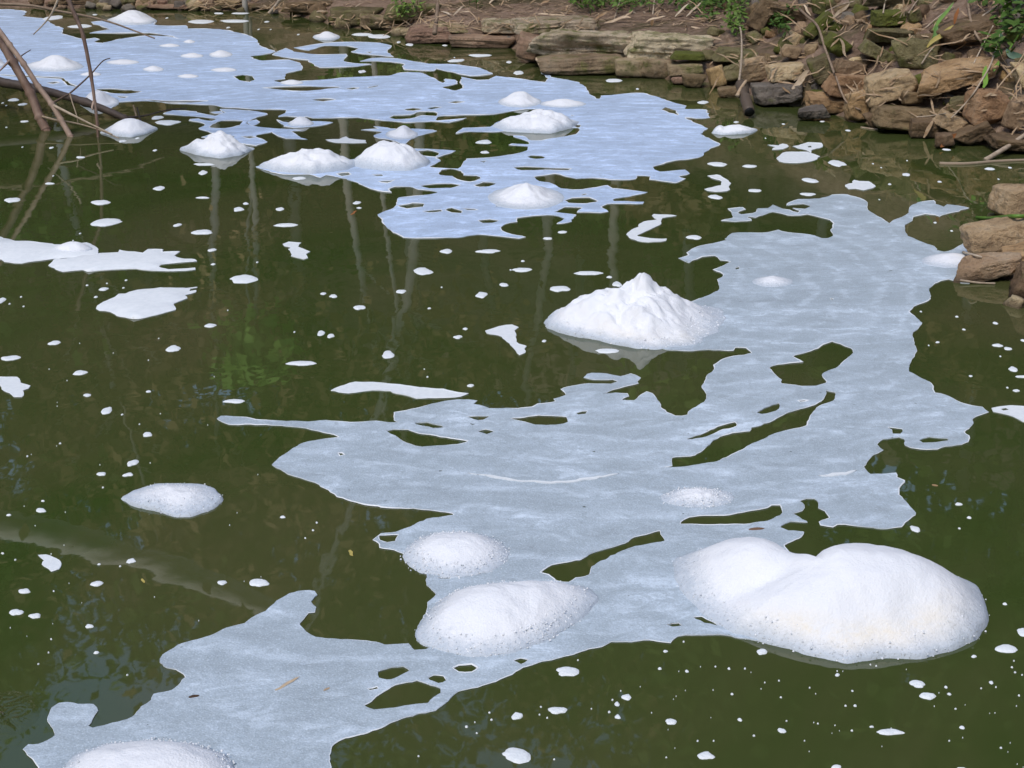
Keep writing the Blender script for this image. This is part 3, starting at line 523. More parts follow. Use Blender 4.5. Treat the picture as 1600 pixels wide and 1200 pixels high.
mound('fish-shaped white foam clot near the broken pipe', [(1110,208),(1118,202),(1124,203),(1132,205),(1150,202),(1172,201),(1186,203),(1175,208),(1150,210),(1128,211)], (1148,206), [(1155,206,22,3,.03),(1121,205,8,3,.05)], base=.02, lump=.008, lscale=7, edge=.6, nth=70, nr=12, seed=17)
mound('flat white foam smear against the near right rocks', oval(1485, 408, 48, 12, 18, .1, 14), (1485, 408), [(1490,408,26,7,.02)], base=.012, lump=.008, lscale=6, edge=1.1, nth=70, nr=14, seed=18, fr=.6)
skirt(mound('flat white foam smear behind the biggest mound', oval(1090, 779, 60, 16, 20, .12, 15), (1090, 779), [(1090,779,38,9,.012)], base=.009, lump=.01, lscale=14, edge=1.2, nth=80, nr=18, seed=19, fr=.9), 700, .0013, .0042, 7)
mound('pale foam smear right of the peaked mound', oval(1207, 441, 34, 9, 18, .1, 16), (1207, 441), [(1205,441,18,5,.015)], base=.008, lump=.006, lscale=8, edge=1.2, nth=60, nr=12, seed=20, fr=.8)
skirt(mound('large white oval foam cake alone on dark water at the left', [(187,780),(207,768),(242,759),(285,757),(325,760),(340,767),(351,781),(335,796),(297,809),(270,808),(250,801),(207,792)], (270,782), [(270,782,65,16,.014)], base=.012, lump=.008, lscale=8, edge=.4, nth=100, nr=22, seed=21, crink=.03, fr=.8), 400, .0013, .0036, 6)
for i, (x, y, rx, ry, h, t) in enumerate([(345,86,20,5,.05,'pointed little foam hump on the far sheet'),(300,88,20,3.5,.03,'flat little foam hump beside the pointed little hump'),(240,109,18,4,.04,'little foam hump in the middle of the upper left sheet'),(192,98,28,4,.025,'long low foam hump behind the thin upright cane'),(294,120,18,3,.02,'tiny foam hump on the lower part of the upper left sheet'),(350,110,22,3.5,.02,'faint foam hump at the right of the upper left sheet'),(265,72,18,2.5,.02,'rearmost faint foam hump on the upper left sheet'),(142,117,18,3,.02,'faint foam hump crossed by the thin upright cane'),(456,130,20,4,.025,'small foam hump on the narrow neck of the far sheet'),(296,66,10,2.5,.02,'tiny rear foam hump near the far end of the thin twig')]):
    mound(t, oval(x, y, rx, ry, 14, .1, 30 + i), (x, y), [(x, y, rx * .6, ry * .7, h * .6)], base=.010, lump=.006, lscale=5, edge=1.0, nth=40, nr=10, seed=30 + i, group='little foam humps on the far sheet')
mound('smooth white swell on the strip at the left edge', oval(113, 391, 34, 8, 18, .08, 50), (113, 391), [(113,391,22,5,.03)], base=.014, lump=.006, lscale=7, edge=.6, nth=70, nr=14, seed=50)

# ------------------------------------------------------------------ rocks
_ico = {}
def ico(sub):
    if sub not in _ico:
        bm = bmesh.new(); bmesh.ops.create_icosphere(bm, subdivisions=sub, radius=1)
        _ico[sub] = (np.array([v_.co[:] for v_ in bm.verts]), [tuple(v_.index for v_ in f.verts) for f in bm.faces]); bm.free()
    return _ico[sub]
def rockshape(seed, sub=4, planes=13, aspect=(1, 1, 1), roll=0.0, rough=.06, boxy=.0, strata=0.0):
    rs = np.random.RandomState(seed); U, Fc = ico(sub)
    nrm = rs.normal(size=(planes, 3)); nrm /= np.linalg.norm(nrm, axis=1)[:, None]; dist = rs.uniform(.62, 1.0, planes)
    if boxy > 0:
        j = np.array([(1, 0, 0), (-1, 0, 0), (0, 1, 0), (0, -1, 0), (0, 0, 1), (0, 0, -1)], float) + rs.normal(scale=.14 * (1.3 - boxy), size=(6, 3))
        j /= np.linalg.norm(j, axis=1)[:, None]; nrm = np.vstack([nrm, j]); dist = np.concatenate([dist * (1 + .35 * boxy), np.full(6, .62) * rs.uniform(.92, 1.08, 6)])
    den = np.clip(U @ nrm.T, 1e-3, None); rr = dist[None] / den
    k = 26.0; r = (np.sum(rr ** -k, axis=1)) ** (-1 / k)
    P = U * r[:, None] * np.array(aspect)
    for i in range(len(P)):
        p = P[i]; q = Vector((p[0] * 2.1 + seed, p[1] * 2.1, p[2] * 2.1))
        d = rough * (noise.fractal(q, .9, 2.1, 5)) 
        d += rough * .5 * (abs(noise.noise(q * 2.3)) - .25)
        if strata:
            d += strata * noise.noise(Vector((p[0] * .5 + seed, p[1] * .5, p[2] * 9)))
        P[i] = p + U[i] * d
    c, s_ = math.cos(roll), math.sin(roll)
    X = P[:, 0] * c - P[:, 2] * s_; Z = P[:, 0] * s_ + P[:, 2] * c; P = np.column_stack([X, P[:, 1], Z])
    lo, hi = P.min(0), P.max(0); P = (P - (lo + hi) / 2) / (hi - lo)
    return P, Fc
LM = []      # landmarks for telling small things apart: (pixel x, pixel y, phrase)
def rock(label, box, mat, seed, roll=0, aspect=(1, 1, 1), depth=.8, sub=4, boxy=.3, rough=.06, strata=0, planes=13, base=None, push=0.0, parent=None, group=None, name='rock', cat='rock'):
    x0, y0, x1, y1 = box; cx, cy = (x0 + x1) / 2, (y0 + y1) / 2
    g = trough(cx, base if base else y1 - .12 * (y1 - y0)); sl_ = float((g - CP) @ FW) ; s_ = F / sl_
    Wd = (x1 - x0) / s_; Dp = Wd * depth
    H = max(.25 * (y1 - y0) / s_, (y1 - y0) / s_ - .15 * Dp) 
    d = ray(cx, cy); c = CP + d * (sl_ + Dp * .3 + push)
    P, Fc = rockshape(seed, sub, planes, aspect, roll, rough, boxy, strata)
    P = P * np.array([Wd, Dp, H])
    o = mesh(name, P, Fc, M[mat]); o.location = c
    if parent is not None: setparent(o, parent)
    elif label: tag(o, label, cat, group); LM.append((cx, cy, label))
    return o
R_ = math.radians
# the flat ledge in the middle of the far shore
rock('long flat sandstone slab with green moss on its face, largest rock of the ledge', (820, 36, 1114, 106), 'ledge', 11, R_(-3), (2.6, 1.2, .62), .42, 6, .6, .11, .07, 18, base=106, push=-.05)
rock('right half of the flat ledge, thick and mossy, behind the thin layer stone', (975, 46, 1114, 104), 'ledge', 31, R_(-2), (2, 1.2, .75), .6, 6, .6, .11, .06, 16, base=104)
rock('reddish rounded rock end of the long flat slab', (806, 46, 882, 100), 'red', 12, R_(-14), (1.2, 1, .8), .9, 5, .4, .05, .03, base=98, push=-.12)
rock('undercut layered rock below the long slab, at the waterline', (836, 80, 972, 120), 'slab', 13, R_(4), (2, 1, .6), .5, 5, .8, .05, .05, base=117, push=-.05)
rock('blocky tan rock under the middle of the long slab', (960, 88, 1012, 122), 'slab', 14, 0, (1.3, 1, .8), .7, 4, .8, .05, .03, base=120, push=-.12)
rock('dark wet rock under the slab between two pale blocks', (1000, 88, 1056, 128), 'slab', 15, 0, (1.3, 1, .8), .7, 4, .6, .06, .03, base=124)
rock('thin mossy layer stone sticking out at the right end of the slab', (1046, 78, 1102, 96), 'mossy', 16, R_(-2), (2, 1, .4), .7, 4, .9, .04, 0, base=118, push=-.15)
rock('pale layered stone just below the thin mossy layer stone', (1042, 94, 1098, 120), 'slab', 17, R_(3), (2, 1, .6), .7, 4, .8, .05, .04, base=122, push=-.15)
rock('brown rock at the waterline below the right end of the slab', (1066, 114, 1104, 139), 'brown', 18, 0, (1.4, 1, .9), .8, 4, .4, .06, 0, base=136, push=-.1)
rock('small pinkish stone in the water below the layered stone', (1048, 118, 1072, 132), 'red', 19, 0, (1.4, 1, .9), .8, 3, .4, .06, 0, base=131, push=-.1)
rock('reddish boulder at the left end of the ledge', (630, 34, 712, 72), 'red', 21, R_(6), (1.5, 1, .8), .8, 5, .5, .07, .03, base=69)
rock('flat tan rock on top of the reddish boulder', (668, 30, 752, 54), 'slab', 22, R_(-3), (2, 1, .5), .8, 4, .8, .05, .04, base=62)
rock('low layered rock between the reddish boulder and the mossy block', (700, 50, 806, 79), 'red', 23, R_(-3), (2.4, 1, .6), .5, 5, .7, .05, .05, base=76)
rock('mossy square block behind the reddish slab end', (750, 26, 842, 58), 'ledge', 24, R_(-3), (2, 1, .7), .7, 5, .8, .05, .03, base=66)
rock('broad mossy shelf of rock left behind the long slab', (795, 20, 940, 56), 'ledge', 25, R_(3), (2.4, 1, .45), .7, 5, .8, .05, .03, base=70)
# the far left shore
for i, (bx_, mt_, lb) in enumerate([((514, 8, 600, 44), 'olive', 'sloping grey-green rock on the far shore left of the ledge'), ((560, 18, 640, 50), 'slab', 'pale low rock touching the left end of the ledge'), ((600, 2, 690, 36), 'olive', 'greenish rock behind the reddish boulder'), ((300, -6, 380, 15), 'tan', 'flat tan rock at the top edge of the far shore'), ((236, 0, 324, 17), 'red', 'long pinkish rock at the top edge by the shore mound'), ((212, -2, 246, 17), 'tan', 'squarish tan rock at the top edge right of the shore mound'), ((376, 0, 436, 17), 'brown', 'dark brown rock at the top edge of the far shore'), ((440, -4, 530, 22), 'brown', 'dark low rock bank at the top edge left of the ledge'), ((150, -10, 214, 12), 'grey', 'grey rock at the top edge behind the shore mound'), ((80, -10, 152, 9), 'brown', 'brown rock at the top edge by the canes')]):
    rock(lb, bx_, mt_, 40 + i, R_(random.uniform(-6, 6)), (1.8, 1, .7), .7, 4, .5, .07, .03, base=bx_[3] - 2)
# the rubble bank on the right: (box, material, roll in degrees, aspect, boxy, label)
RR = [((1288, 110, 1362, 156), 'orange', -8, (1.4, 1, 1), .5, 'orange-tan rock with a broad flat face at the foot of the bent stem'),
 ((1350, 103, 1438, 168), 'tan', 18, (1.5, 1, .8), .5, 'tan wedge-shaped rock with a lit flat top'),
 ((1428, 80, 1560, 162), 'orange', 27, (2.1, 1, .8), .3, 'large long orange rock slanting up to the right'),
 ((1362, 156, 1480, 206), 'brown', -4, (2, 1, .8), .4, 'large brown rock at the waterline under the tan wedge'),
 ((1320, 138, 1368, 192), 'orange', 10, (1, 1, 1), .4, 'orange-brown rock at the waterline left of the large brown rock'),
 ((1420, 181, 1470, 216), 'brown', 0, (1.3, 1, .9), .4, 'squat brown stone at the waterline with a dry leaf before it'),
 ((1458, 168, 1512, 212), 'tan', -30, (1.3, 1, .9), .4, 'angular tan stone left of the round boulder'),
 ((1510, 133, 1580, 199), 'orange', 0, (1.1, 1, 1), .1, 'round orange-brown boulder near the right edge'),
 ((1485, 183, 1554, 229), 'brown', 35, (1.6, 1, .8), .4, 'slanting brown rock under the round boulder'),
 ((1568, 150, 1604, 206), 'tan', 80, (1.6, 1, .8), .6, 'upright tan stone right of the round boulder'),
 ((1458, 206, 1494, 230), 'brown', 0, (1.4, 1, .8), .1, 'small rounded dark stone at the waterline by an orange leaf'),
 ((1243, 162, 1297, 188), 'grey', 4, (2, 1, .6), .5, 'flat grey stone lying in the water edge'),
 ((1260, 141, 1328, 178), 'orange', -5, (1.7, 1, .8), .3, 'low brown rock behind the flat grey stone'),
 ((1172, 124, 1258, 168), 'grey', 3, (1.8, 1, .8), .6, 'grey layered rock right of the broken pipe'),
 ((1198, 95, 1254, 132), 'tan', 5, (1.5, 1, .9), .3, 'rounded tan rock above the grey layered rock'),
 ((1258, 80, 1308, 134), 'olive', 20, (1, 1, 1.2), .5, 'dark olive block left of the bent stem'),
 ((1285, 48, 1330, 92), 'mossy', -35, (1.2, 1, .9), .8, 'bright green mossy block with square corners'),
 ((1340, 58, 1394, 100), 'olive', -32, (1.8, 1, .8), .7, 'long mossy stone tilted down to the right'),
 ((1390, 54, 1462, 110), 'olive', 15, (1.3, 1, 1), .3, 'olive-brown boulder above the tan wedge'),
 ((1363, 13, 1415, 44), 'mossy', 3, (1.7, 1, 1), 1.0, 'mossy squared block like a brick near the top edge'),
 ((1460, 15, 1560, 76), 'brown', 25, (1.8, 1, .8), .5, 'large brown rock near the top right behind the yellow leaf'),
 ((1350, 38, 1422, 70), 'olive', 0, (1.7, 1, .9), .3, 'rounded olive rock under the brick-like block'),
 ((1255, 14, 1303, 64), 'mossy', 48, (1.8, 1, .6), .7, 'mossy slab leaning steeply near the green weeds'),
 ((1218, 68, 1254, 94), 'tan', -10, (1.4, 1, .9), .6, 'small tan stone below the green weeds'),
 ((1480, 148, 1518, 175), 'olive', 10, (1.4, 1, .9), .2, 'small olive stone under the long orange rock'),
 ((1580, 95, 1640, 142), 'tan', 0, (1.2, 1, 1), .2, 'pale tan rock cut off by the right edge'),
 ((1545, 203, 1640, 240), 'brown', -8, (2, 1, .7), .4, 'low dark brown rock at the waterline by the right edge'),
 ((1348, 170, 1384, 201), 'brown', 30, (1, 1, 1), .6, 'dark triangular stone wedged at the waterline'),
 ((1416, 13, 1442, 38), 'olive', 10, (1, 1, 1), .5, 'small olive stone right of the brick-like block'),
 ((1266, -6, 1290, 24), 'mossy', 5, (1, 1, 1.2), .8, 'small mossy block at the top edge above the leaning slab'),
 ((1345, -12, 1420, 16), 'olive', 0, (1.8, 1, .8), .4, 'olive rock at the top edge above the brick-like block'),
 ((1153, 84, 1206, 130), 'tan', 12, (1.3, 1, .9), .4, 'brown rock with pale top left of the rounded tan rock'),
 ((1122, 95, 1160, 132), 'olive', 10, (1.1, 1, 1), .3, 'round olive stone above the pipe'),
 ((1104, 100, 1136, 140), 'orange', 10, (.9, 1, 1.1), .3, 'orange upright stone at the right end of the ledge'),
 ((1112, 70, 1188, 100), 'olive', -5, (2, 1, .7), .5, 'flat olive rock under the small leafy weed'),
 ((1166, -8, 1212, 50), 'brown', 65, (1.8, 1, .7), .6, 'dark rock leaning steeply at the top edge'),
 ((1200, 0, 1262, 36), 'brown', -10, (1.5, 1, .8), .4, 'brown rock at the top edge above the weeds'),
 ((1120, 132, 1160, 152), 'brown', 0, (1.6, 1, .8), .3, 'small dark stone beside the pipe at the waterline'),
 ((1428, 48, 1475, 84), 'brown', 5, (1.3, 1, .9), .3, 'brown stone behind the long orange rock'),
 ((1300, 88, 1352, 122), 'brown', -15, (1.4, 1, .8), .5, 'shaded brown stone above the orange-tan flat rock'),
 ((1408, 140, 1440, 166), 'brown', 0, (1.2, 1, 1), .5, 'shaded stone between the tan wedge and the long orange rock')]
for i, (bx_, mt_, rl, asp, bxy, lb) in enumerate(RR):
    rock(lb, bx_, mt_, 100 + i, R_(rl), asp, .8, 5 if bx_[2] - bx_[0] > 45 else 4, bxy, .075, .012, push=-.16)
# near outcrop at the right edge
rock('big rounded tan boulder of the near outcrop at the right edge', (1503, 332, 1640, 410), 'tan', 211, R_(8), (1.3, 1, 1), .5, 6, .1, .07, .02, base=404)
rock('flat tan slab sloping into the foam below the big rounded boulder', (1484, 390, 1596, 448), 'tan', 212, R_(14), (1.6, 1, .8), .5, 6, .2, .06, .03, base=442)
rock('dark rock at the right edge beneath an orange leaf', (1574, 392, 1690, 482), 'brown', 213, R_(0), (1.2, 1, 1), .6, 5, .2, .07, .02, base=470)
rock('upper rock of the near outcrop, cut off by the right edge', (1550, 280, 1660, 346), 'tan', 214, R_(5), (1.3, 1, 1), .6, 5, .2, .07, .02, base=345)
rock('tan rock wedged between the two lower rocks of the near outcrop', (1560, 372, 1660, 420), 'orange', 205, R_(30), (1.5, 1, .8), .8, 5, .4, .07, .02, base=420, push=.05)
# smaller rubble between the rocks: pieces of the bank
rs = random.Random(5); protos = [rockshape(300 + i, 3, 11, (1.3, 1, .85), 0, .08, .5) for i in range(10)]; pm = {}
def rubble(px, py, wpx, mt):
    g = trough(px, py); s_ = F / float((g - CP) @ FW); k = rs.randrange(10)
    if (k, mt) not in pm:
        me = bpy.data.meshes.new('stone'); me.from_pydata(protos[k][0].tolist(), [], protos[k][1]); me.materials.append(M[mt])
        me.polygons.foreach_set('use_smooth', [True] * len(me.polygons)); pm[(k, mt)] = me
    o = link('stone', pm[(k, mt)]); w_ = wpx / s_
    o.location = g + np.array([0, .0, .12 * w_]); o.scale = (w_, w_ * .9, w_ * rs.uniform(.55, .9)); o.rotation_euler = (rs.uniform(-.5, .5), rs.uniform(-.6, .6), rs.uniform(0, 6.3))
    setparent(o, bank); return o
def shore_y(px):
    for (a, b_, _, _), (c, d, _, _) in zip(SH[7:], SH[8:]):
        if a <= px <= c: return b_ + (d - b_) * (px - a) / (c - a)
    return 250
for i in range(150):
    px = rs.uniform(1105, 1640); yb = shore_y(px); py = yb - rs.random() ** .6 * (yb + 12)
    rubble(px, py, rs.uniform(14, 34), rs.choice(['brown', 'brown', 'olive', 'olive', 'tan', 'orange', 'mossy', 'grey']))
for i in range(70):
    px = rs.uniform(40, 1110); yb = shore_y(px); py = yb - rs.uniform(-4, 14)
    rubble(px, py, rs.uniform(10, 30), rs.choice(['brown', 'grey', 'slab', 'olive', 'red']))
for i in range(22):
    rubble(rs.uniform(1535, 1660), rs.uniform(330, 480), rs.uniform(20, 45), rs.choice(['brown', 'tan', 'olive']))

# ------------------------------------------------------------------ tubes: canes, twigs, stems
def tube(name, pts, rads, mat, parent=None, sides=8, bumps=0.0, caps=True, wob=0.0, seed=0):
    pts = [Vector(p) for p in pts]; V = []; Fc = []; n_ = len(pts)
    for i, p in enumerate(pts):
        t = (pts[min(i + 1, n_ - 1)] - pts[max(i - 1, 0)]).normalized()
        a = t.cross(Vector((0, 1, 0.3))).normalized(); b_ = t.cross(a)
        for k in range(sides):
            th = 2 * math.pi * k / sides; r = rads[i] * (1 + wob * noise.noise(Vector((i * .7, k * .9, seed))))
            V.append(p + (a * math.cos(th) + b_ * math.sin(th)) * r)
    for i in range(n_ - 1):
        for k in range(sides):
            k2 = (k + 1) % sides; Fc.append((i * sides + k, i * sides + k2, (i + 1) * sides + k2, (i + 1) * sides + k))
    if caps: Fc += [tuple(range(sides - 1, -1, -1)), tuple((n_ - 1) * sides + k for k in range(sides))]
    o = mesh(name, V, Fc, M[mat])
    if parent: setparent(o, parent)
    return o
def at(px, py, dist):                     # point of the scene at a forward distance
    return CP + ray(px, py) * dist
def curve3(P, k=6):
    P = [np.array(p, float) for p in P]; out = []
    for i in range(len(P) - 1):
        p0, p1, p2, p3 = P[max(i - 1, 0)], P[i], P[i + 1], P[min(i + 2, len(P) - 1)]
        for j in range(k):
            t = j / k; out.append(.5 * ((2 * p1) + (-p0 + p2) * t + (2 * p0 - 5 * p1 + 4 * p2 - p3) * t * t + (-p0 + 3 * p1 - 3 * p2 + p3) * t ** 3))
    out.append(P[-1]); return out
def stick(name, pix, dists, r0, r1, mat, label=None, cat=None, parent=None, sides=7, nodes=0, k=6, group=None):
    P = curve3([at(x, y, d) for (x, y), d in zip(pix, dists)], k); n_ = len(P)
    rd = []
    for i in range(n_):
        t = i / (n_ - 1); r = r0 + (r1 - r0) * t
        if nodes and i % nodes == 0: r *= 1.28
        rd.append(r)
    o = tube(name, P, rd, mat, parent, sides, wob=.12)
    if label: tag(o, label, cat, group)
    return o
def fdist(px, py): # forward distance of the water at a picture point
    d = ray(px, py); return CAM_H / -d[2]
d1 = fdist(72, 203); d2 = fdist(110, 213); d3 = fdist(153, 214); dp = fdist(198, 186)
e = empty('leaning_cane', wat(72, 203) + (0,)); tag(e, 'thickest pale dead cane leaning out of the water at the upper left', 'cane')
stick('stalk', [(74, 210), (72, 203), (62, 183), (47, 145), (20, 97), (-2, 60), (-60, -30), (-130, -140)], [d1 - .02, d1, d1, d1, d1, d1, d1, d1], .04, .033, 'cane', parent=e, nodes=9, sides=10, k=9)
stick('twig', [(60, 180), (85, 187), (120, 193), (155, 203), (186, 216)], [d1, d1 - .1, d1 - .2, d1 - .3, d1 - .45], .011, .004, 'pale_twig', parent=e)
stick('twig', [(17, 92), (8, 102), (-2, 112)], [d1, d1 - .1, d1 - .2], .012, .006, 'cane', parent=e)
e = empty('leaning_cane', wat(110, 213) + (0,)); tag(e, 'thinner pale dead cane leaning right of the thickest one', 'cane')
stick('stalk', [(113, 219), (110, 213), (95, 187), (80, 162), (60, 135), (37, 100), (15, 70), (-8, 38), (-80, -70), (-140, -160)], [d2 - .02] + [d2] * 9, .024, .021, 'cane', parent=e, nodes=9, sides=9, k=9)
stick('twig', [(82, 164), (110, 178), (140, 193), (175, 210)], [d2, d2 - .1, d2 - .15, d2 - .25], .013, .006, 'pale_twig', parent=e)
stick('twig', [(80, 162), (98, 152), (110, 145), (140, 118), (160, 96), (172, 91)], [d2, d2 + .1, d2 + .2, d2 + .3, d2 + .35, d2 + .4], .010, .004, 'twig', parent=e)
stick('twig', [(109, 146), (113, 160), (119, 178), (122, 192)], [d2 + .15, d2 + .1, d2, d2], .006, .004, 'pale_twig', parent=e)
stick('twig', [(30, 90), (38, 84), (48, 78)], [d2, d2 + .1, d2 + .2], .007, .003, 'twig', parent=e)
e = empty('upright_cane', wat(153, 214) + (0,)); tag(e, 'thin upright cane rising out of the frame at the upper left', 'cane')
stick('stalk', [(154, 220), (153, 214), (152, 195), (148, 160), (142, 117), (130, 57), (119, 28), (107, 0), (85, -60), (60, -130)], [d3 - .05] + [d3] * 9, .009, .022, 'cane', parent=e, nodes=8, k=8)
stick('twig', [(147, 158), (144, 168), (146, 172)], [d3, d3 - .03, d3 - .03], .012, .006, 'cane', parent=e)
e = empty('fallen_pole', wat(198, 186) + (0,)); tag(e, 'dark wet pole slanting into the water behind the canes', 'pole')
stick('shaft', [(-160, 88), (-60, 112), (0, 128), (50, 137), (125, 157), (180, 178), (202, 189)], [dp + .5, dp + .35, dp + .25, dp + .2, dp + .1, dp, dp], .05, .026, 'dark_pole', parent=e, sides=10, nodes=11, k=8)
stick('twig', [(196, 183), (225, 181), (260, 172), (292, 169)], [dp, dp - .1, dp, dp + .1], .009, .004, 'dark_pole', parent=e)
stick('twig', [(208, 164), (211, 174), (212, 184), (200, 186)], [dp - .05, dp - .05, dp - .05, dp], .007, .009, 'twig', parent=e)
stick('twig', [(214, 168), (218, 182), (223, 198)], [dp - .1, dp - .2, dp - .3], .007, .005, 'dark_pole', parent=e)
stick('drooping_twig', [(-40, 2), (0, 6), (50, 9), (90, 17), (135, 25), (177, 36), (215, 50), (242, 60)], [14.2] * 8, .016, .006, 'twig', 'long thin twig drooping across the top left corner', 'twig')
stick('drooping_twig', [(94, -12), (90, 0), (80, 22), (68, 38), (52, 54)], [14.0] * 5, .012, .005, 'pale_twig', 'short pale twig hanging at the top left between the canes', 'twig')
stick('shore_stick', [(420, 21), (428, 11), (437, 0), (447, -14)], [19.3, 19.3, 19.35, 19.4], .02, .018, 'pale_twig', 'pale stick standing in the water at the top edge of the far shore', 'stick')
stick('shore_stick', [(679, 53), (682, 30), (684, 5), (683, -20)], [17.2, 17.3, 17.35, 17.4], .028, .02, 'twig', 'upright grey stick standing on the left end of the ledge', 'stick')

# broken pipe
g = at(1162, 140, fdist(1172, 182)); e = empty('broken_pipe', tuple(at(1166, 150, fdist(1172, 180)))); tag(e, 'short broken brown pipe with a dark open end, jutting over the water', 'pipe')
pd = fdist(1174, 182)
stick('shell', [(1158, 132), (1163, 148), (1171, 175)], [pd + .35, pd + .12, pd - .1], .052, .048, 'pipe', parent=e, sides=16)
stick('opening', [(1170.6, 174), (1171.4, 176.5)], [pd - .098, pd - .112], .042, .042, 'black', parent=e, sides=16)
stick('flap', [(1152, 150), (1158, 138), (1166, 126)], [pd + .1, pd + .15, pd + .2], .02, .014, 'dry_leaf', parent=e)
LM.append((1166, 155, 'the broken pipe'))

# ------------------------------------------------------------------ foam flecks
FL = """127 41 38 6;84 28 34 8;148 23 10 2;36 163 14 4;22 156 18 5;38 190 14 3;191 221 14 4;215 216 8 4;242 235 9 4;317 270 16 8;319 257 36 4;249 294 20 8;126 246 16 3;80 231 9 4;78 287 18 3;247 184 20 6;262 192 44 8;
342 21 16 2;375 21 30 2;312 34 45 6;366 33 50 4;357 43 8 3;417 34 10 3;566 54 40 4;592 57 38 6;623 66 8 4;640 70 14 4;695 71 12 3;751 87 38 4;712 95 26 4;720 94 14 3;795 97 12 5;566 112 14 5;756 222 26 6;757 238 16 4;467 279 24 5;
810 114 18 7;960 126 30 5;996 139 7 3;1099 160 20 5;1150 191 12 3;1122 257 34 7;1171 260 27 5;1180 298 24 5;1224 194 8 2;1285 190 10 2;1325 204 11 3;1308 255 28 12;1265 282 26 8;1416 273 14 5;1468 284 9 3;1479 234 13 3;1546 264 17 4;1390 288 8 3;1578 262 8 3;
20 313 28 9;158 317 35 9;166 348 52 14;316 309 24 3;384 318 12 5;373 327 20 8;277 352 13 6;315 363 37 8;331 391 15 5;333 413 10 4;379 436 52 16;2 470 14 13;162 452 15 6;328 509 22 7;271 545 27 12;85 536 20 7;15 560 36 9;125 583 25 9;150 464 8 4;
437 327 16 6;447 352 42 6;558 317 13 5;561 325 12 3;697 393 22 8;760 393 48 6;662 424 32 13;752 461 22 11;787 445 16 6;505 459 12 5;521 463 15 6;562 481 22 8;626 456 18 6;671 482 8 3;502 521 13 11;517 525 13 8;607 554 22 16;471 568 54 8;715 527 17 6;727 514 11 5;817 408 8 3;815 422 36 7;878 363 18 4;855 373 18 4;920 427 53 5;952 433 12 4;964 444 17 10;874 452 40 10;850 533 10 5;1085 371 27 7;1118 308 24 8;950 549 40 8;1262 304 30 5;1461 348 7 3;
1495 495 7 3;1506 515 7 3;1555 505 11 5;1465 535 10 3;1559 540 17 5;1575 545 15 5;1583 577 16 9;1599 589 26 4;1517 588 8 3;1598 532 10 6;
136 618 14 5;232 612 11 4;167 642 18 14;230 679 18 8;207 724 19 11;158 741 17 6;200 742 18 6;366 627 41 7;67 783 8 3;64 798 18 8;14 805 11 4;205 877 19 9;4 865 7 3;155 882 7 3;442 808 11 5;735 603 13 5;1588 611 13 4;1498 788 13 5;1514 809 11 5;1430 827 17 12;
38 924 22 9;151 912 23 9;26 957 26 11;54 963 22 9;140 979 16 7;151 1020 11 6;347 911 17 8;406 911 34 14;729 1136 7 4;806 1180 55 28;887 1049 44 17;1040 1018 10 5;1031 1045 8 5;1073 1049 8 5;1139 1045 6 4;1144 1085 6 4;1156 1125 10 7;1048 1128 22 11;872 1111 32 13;809 1119 20 13;979 1090 18 10;964 1100 12 10;952 1113 6 5;965 1120 12 9;1102 1181 31 14;1190 1019 20 11;
1570 944 10 5;1600 988 24 15;1572 1014 38 15;1522 1026 11 6;1308 1055 12 6;1434 1069 27 14;1449 1088 31 14;1478 1074 7 5;1483 1085 10 5;1549 1067 9 7;1503 1137 12 7;1393 1144 45 12;1221 1142 15 8;1307 1199 18 8;1336 1103 7 4;1505 1203 20 8;1362 1136 10 3"""
FL = [tuple(float(t) for t in q.split()) for q in FL.replace('\n', '').split(';') if q.strip()]
def fleckmesh(cx, cy, w_, h_, seed, big):
    c = np.array(wat(cx, cy)); ax = abs(wat(cx + w_ / 2, cy)[0] - c[0]); ax *= .94; ay = max(ax * .4, abs(wat(cx, cy - h_ / 2)[1] - c[1]) * .86)
    nth = 22 if big else 10; V = [(c[0], c[1], 0.004 + min(.011, .09 * min(ax, ay)))]; nr = 4 if big else 2; Fc = []
    sh = .3 * noise.noise(Vector((seed * 3.1, 0, 2)))
    for k in range(nth):
        th = 2 * math.pi * k / nth; q = 1 + .48 * noise.noise(Vector((math.cos(th) * .9 + seed * 7.3, math.sin(th) * .9, 1))) + .16 * noise.noise(Vector((math.cos(th) * 2.6 + seed, math.sin(th) * 2.6, 4)))
        for j in range(1, nr + 1):
            f = j / nr; x = math.cos(th) * ax * q * f; y = math.sin(th) * ay * q * f
            V.append((c[0] + x + sh * y * .4, c[1] + y, -.003 if j == nr else .003 + min(.011, .09 * min(ax, ay)) * (1 - f * f) ** .5))
    for k in range(nth):
        k2 = (k + 1) % nth; Fc.append((0, 1 + k * nr, 1 + k2 * nr))
        for j in range(nr - 1): Fc.append((1 + k * nr + j, 1 + k * nr + j + 1, 1 + k2 * nr + j + 1, 1 + k2 * nr + j))
    return V, Fc
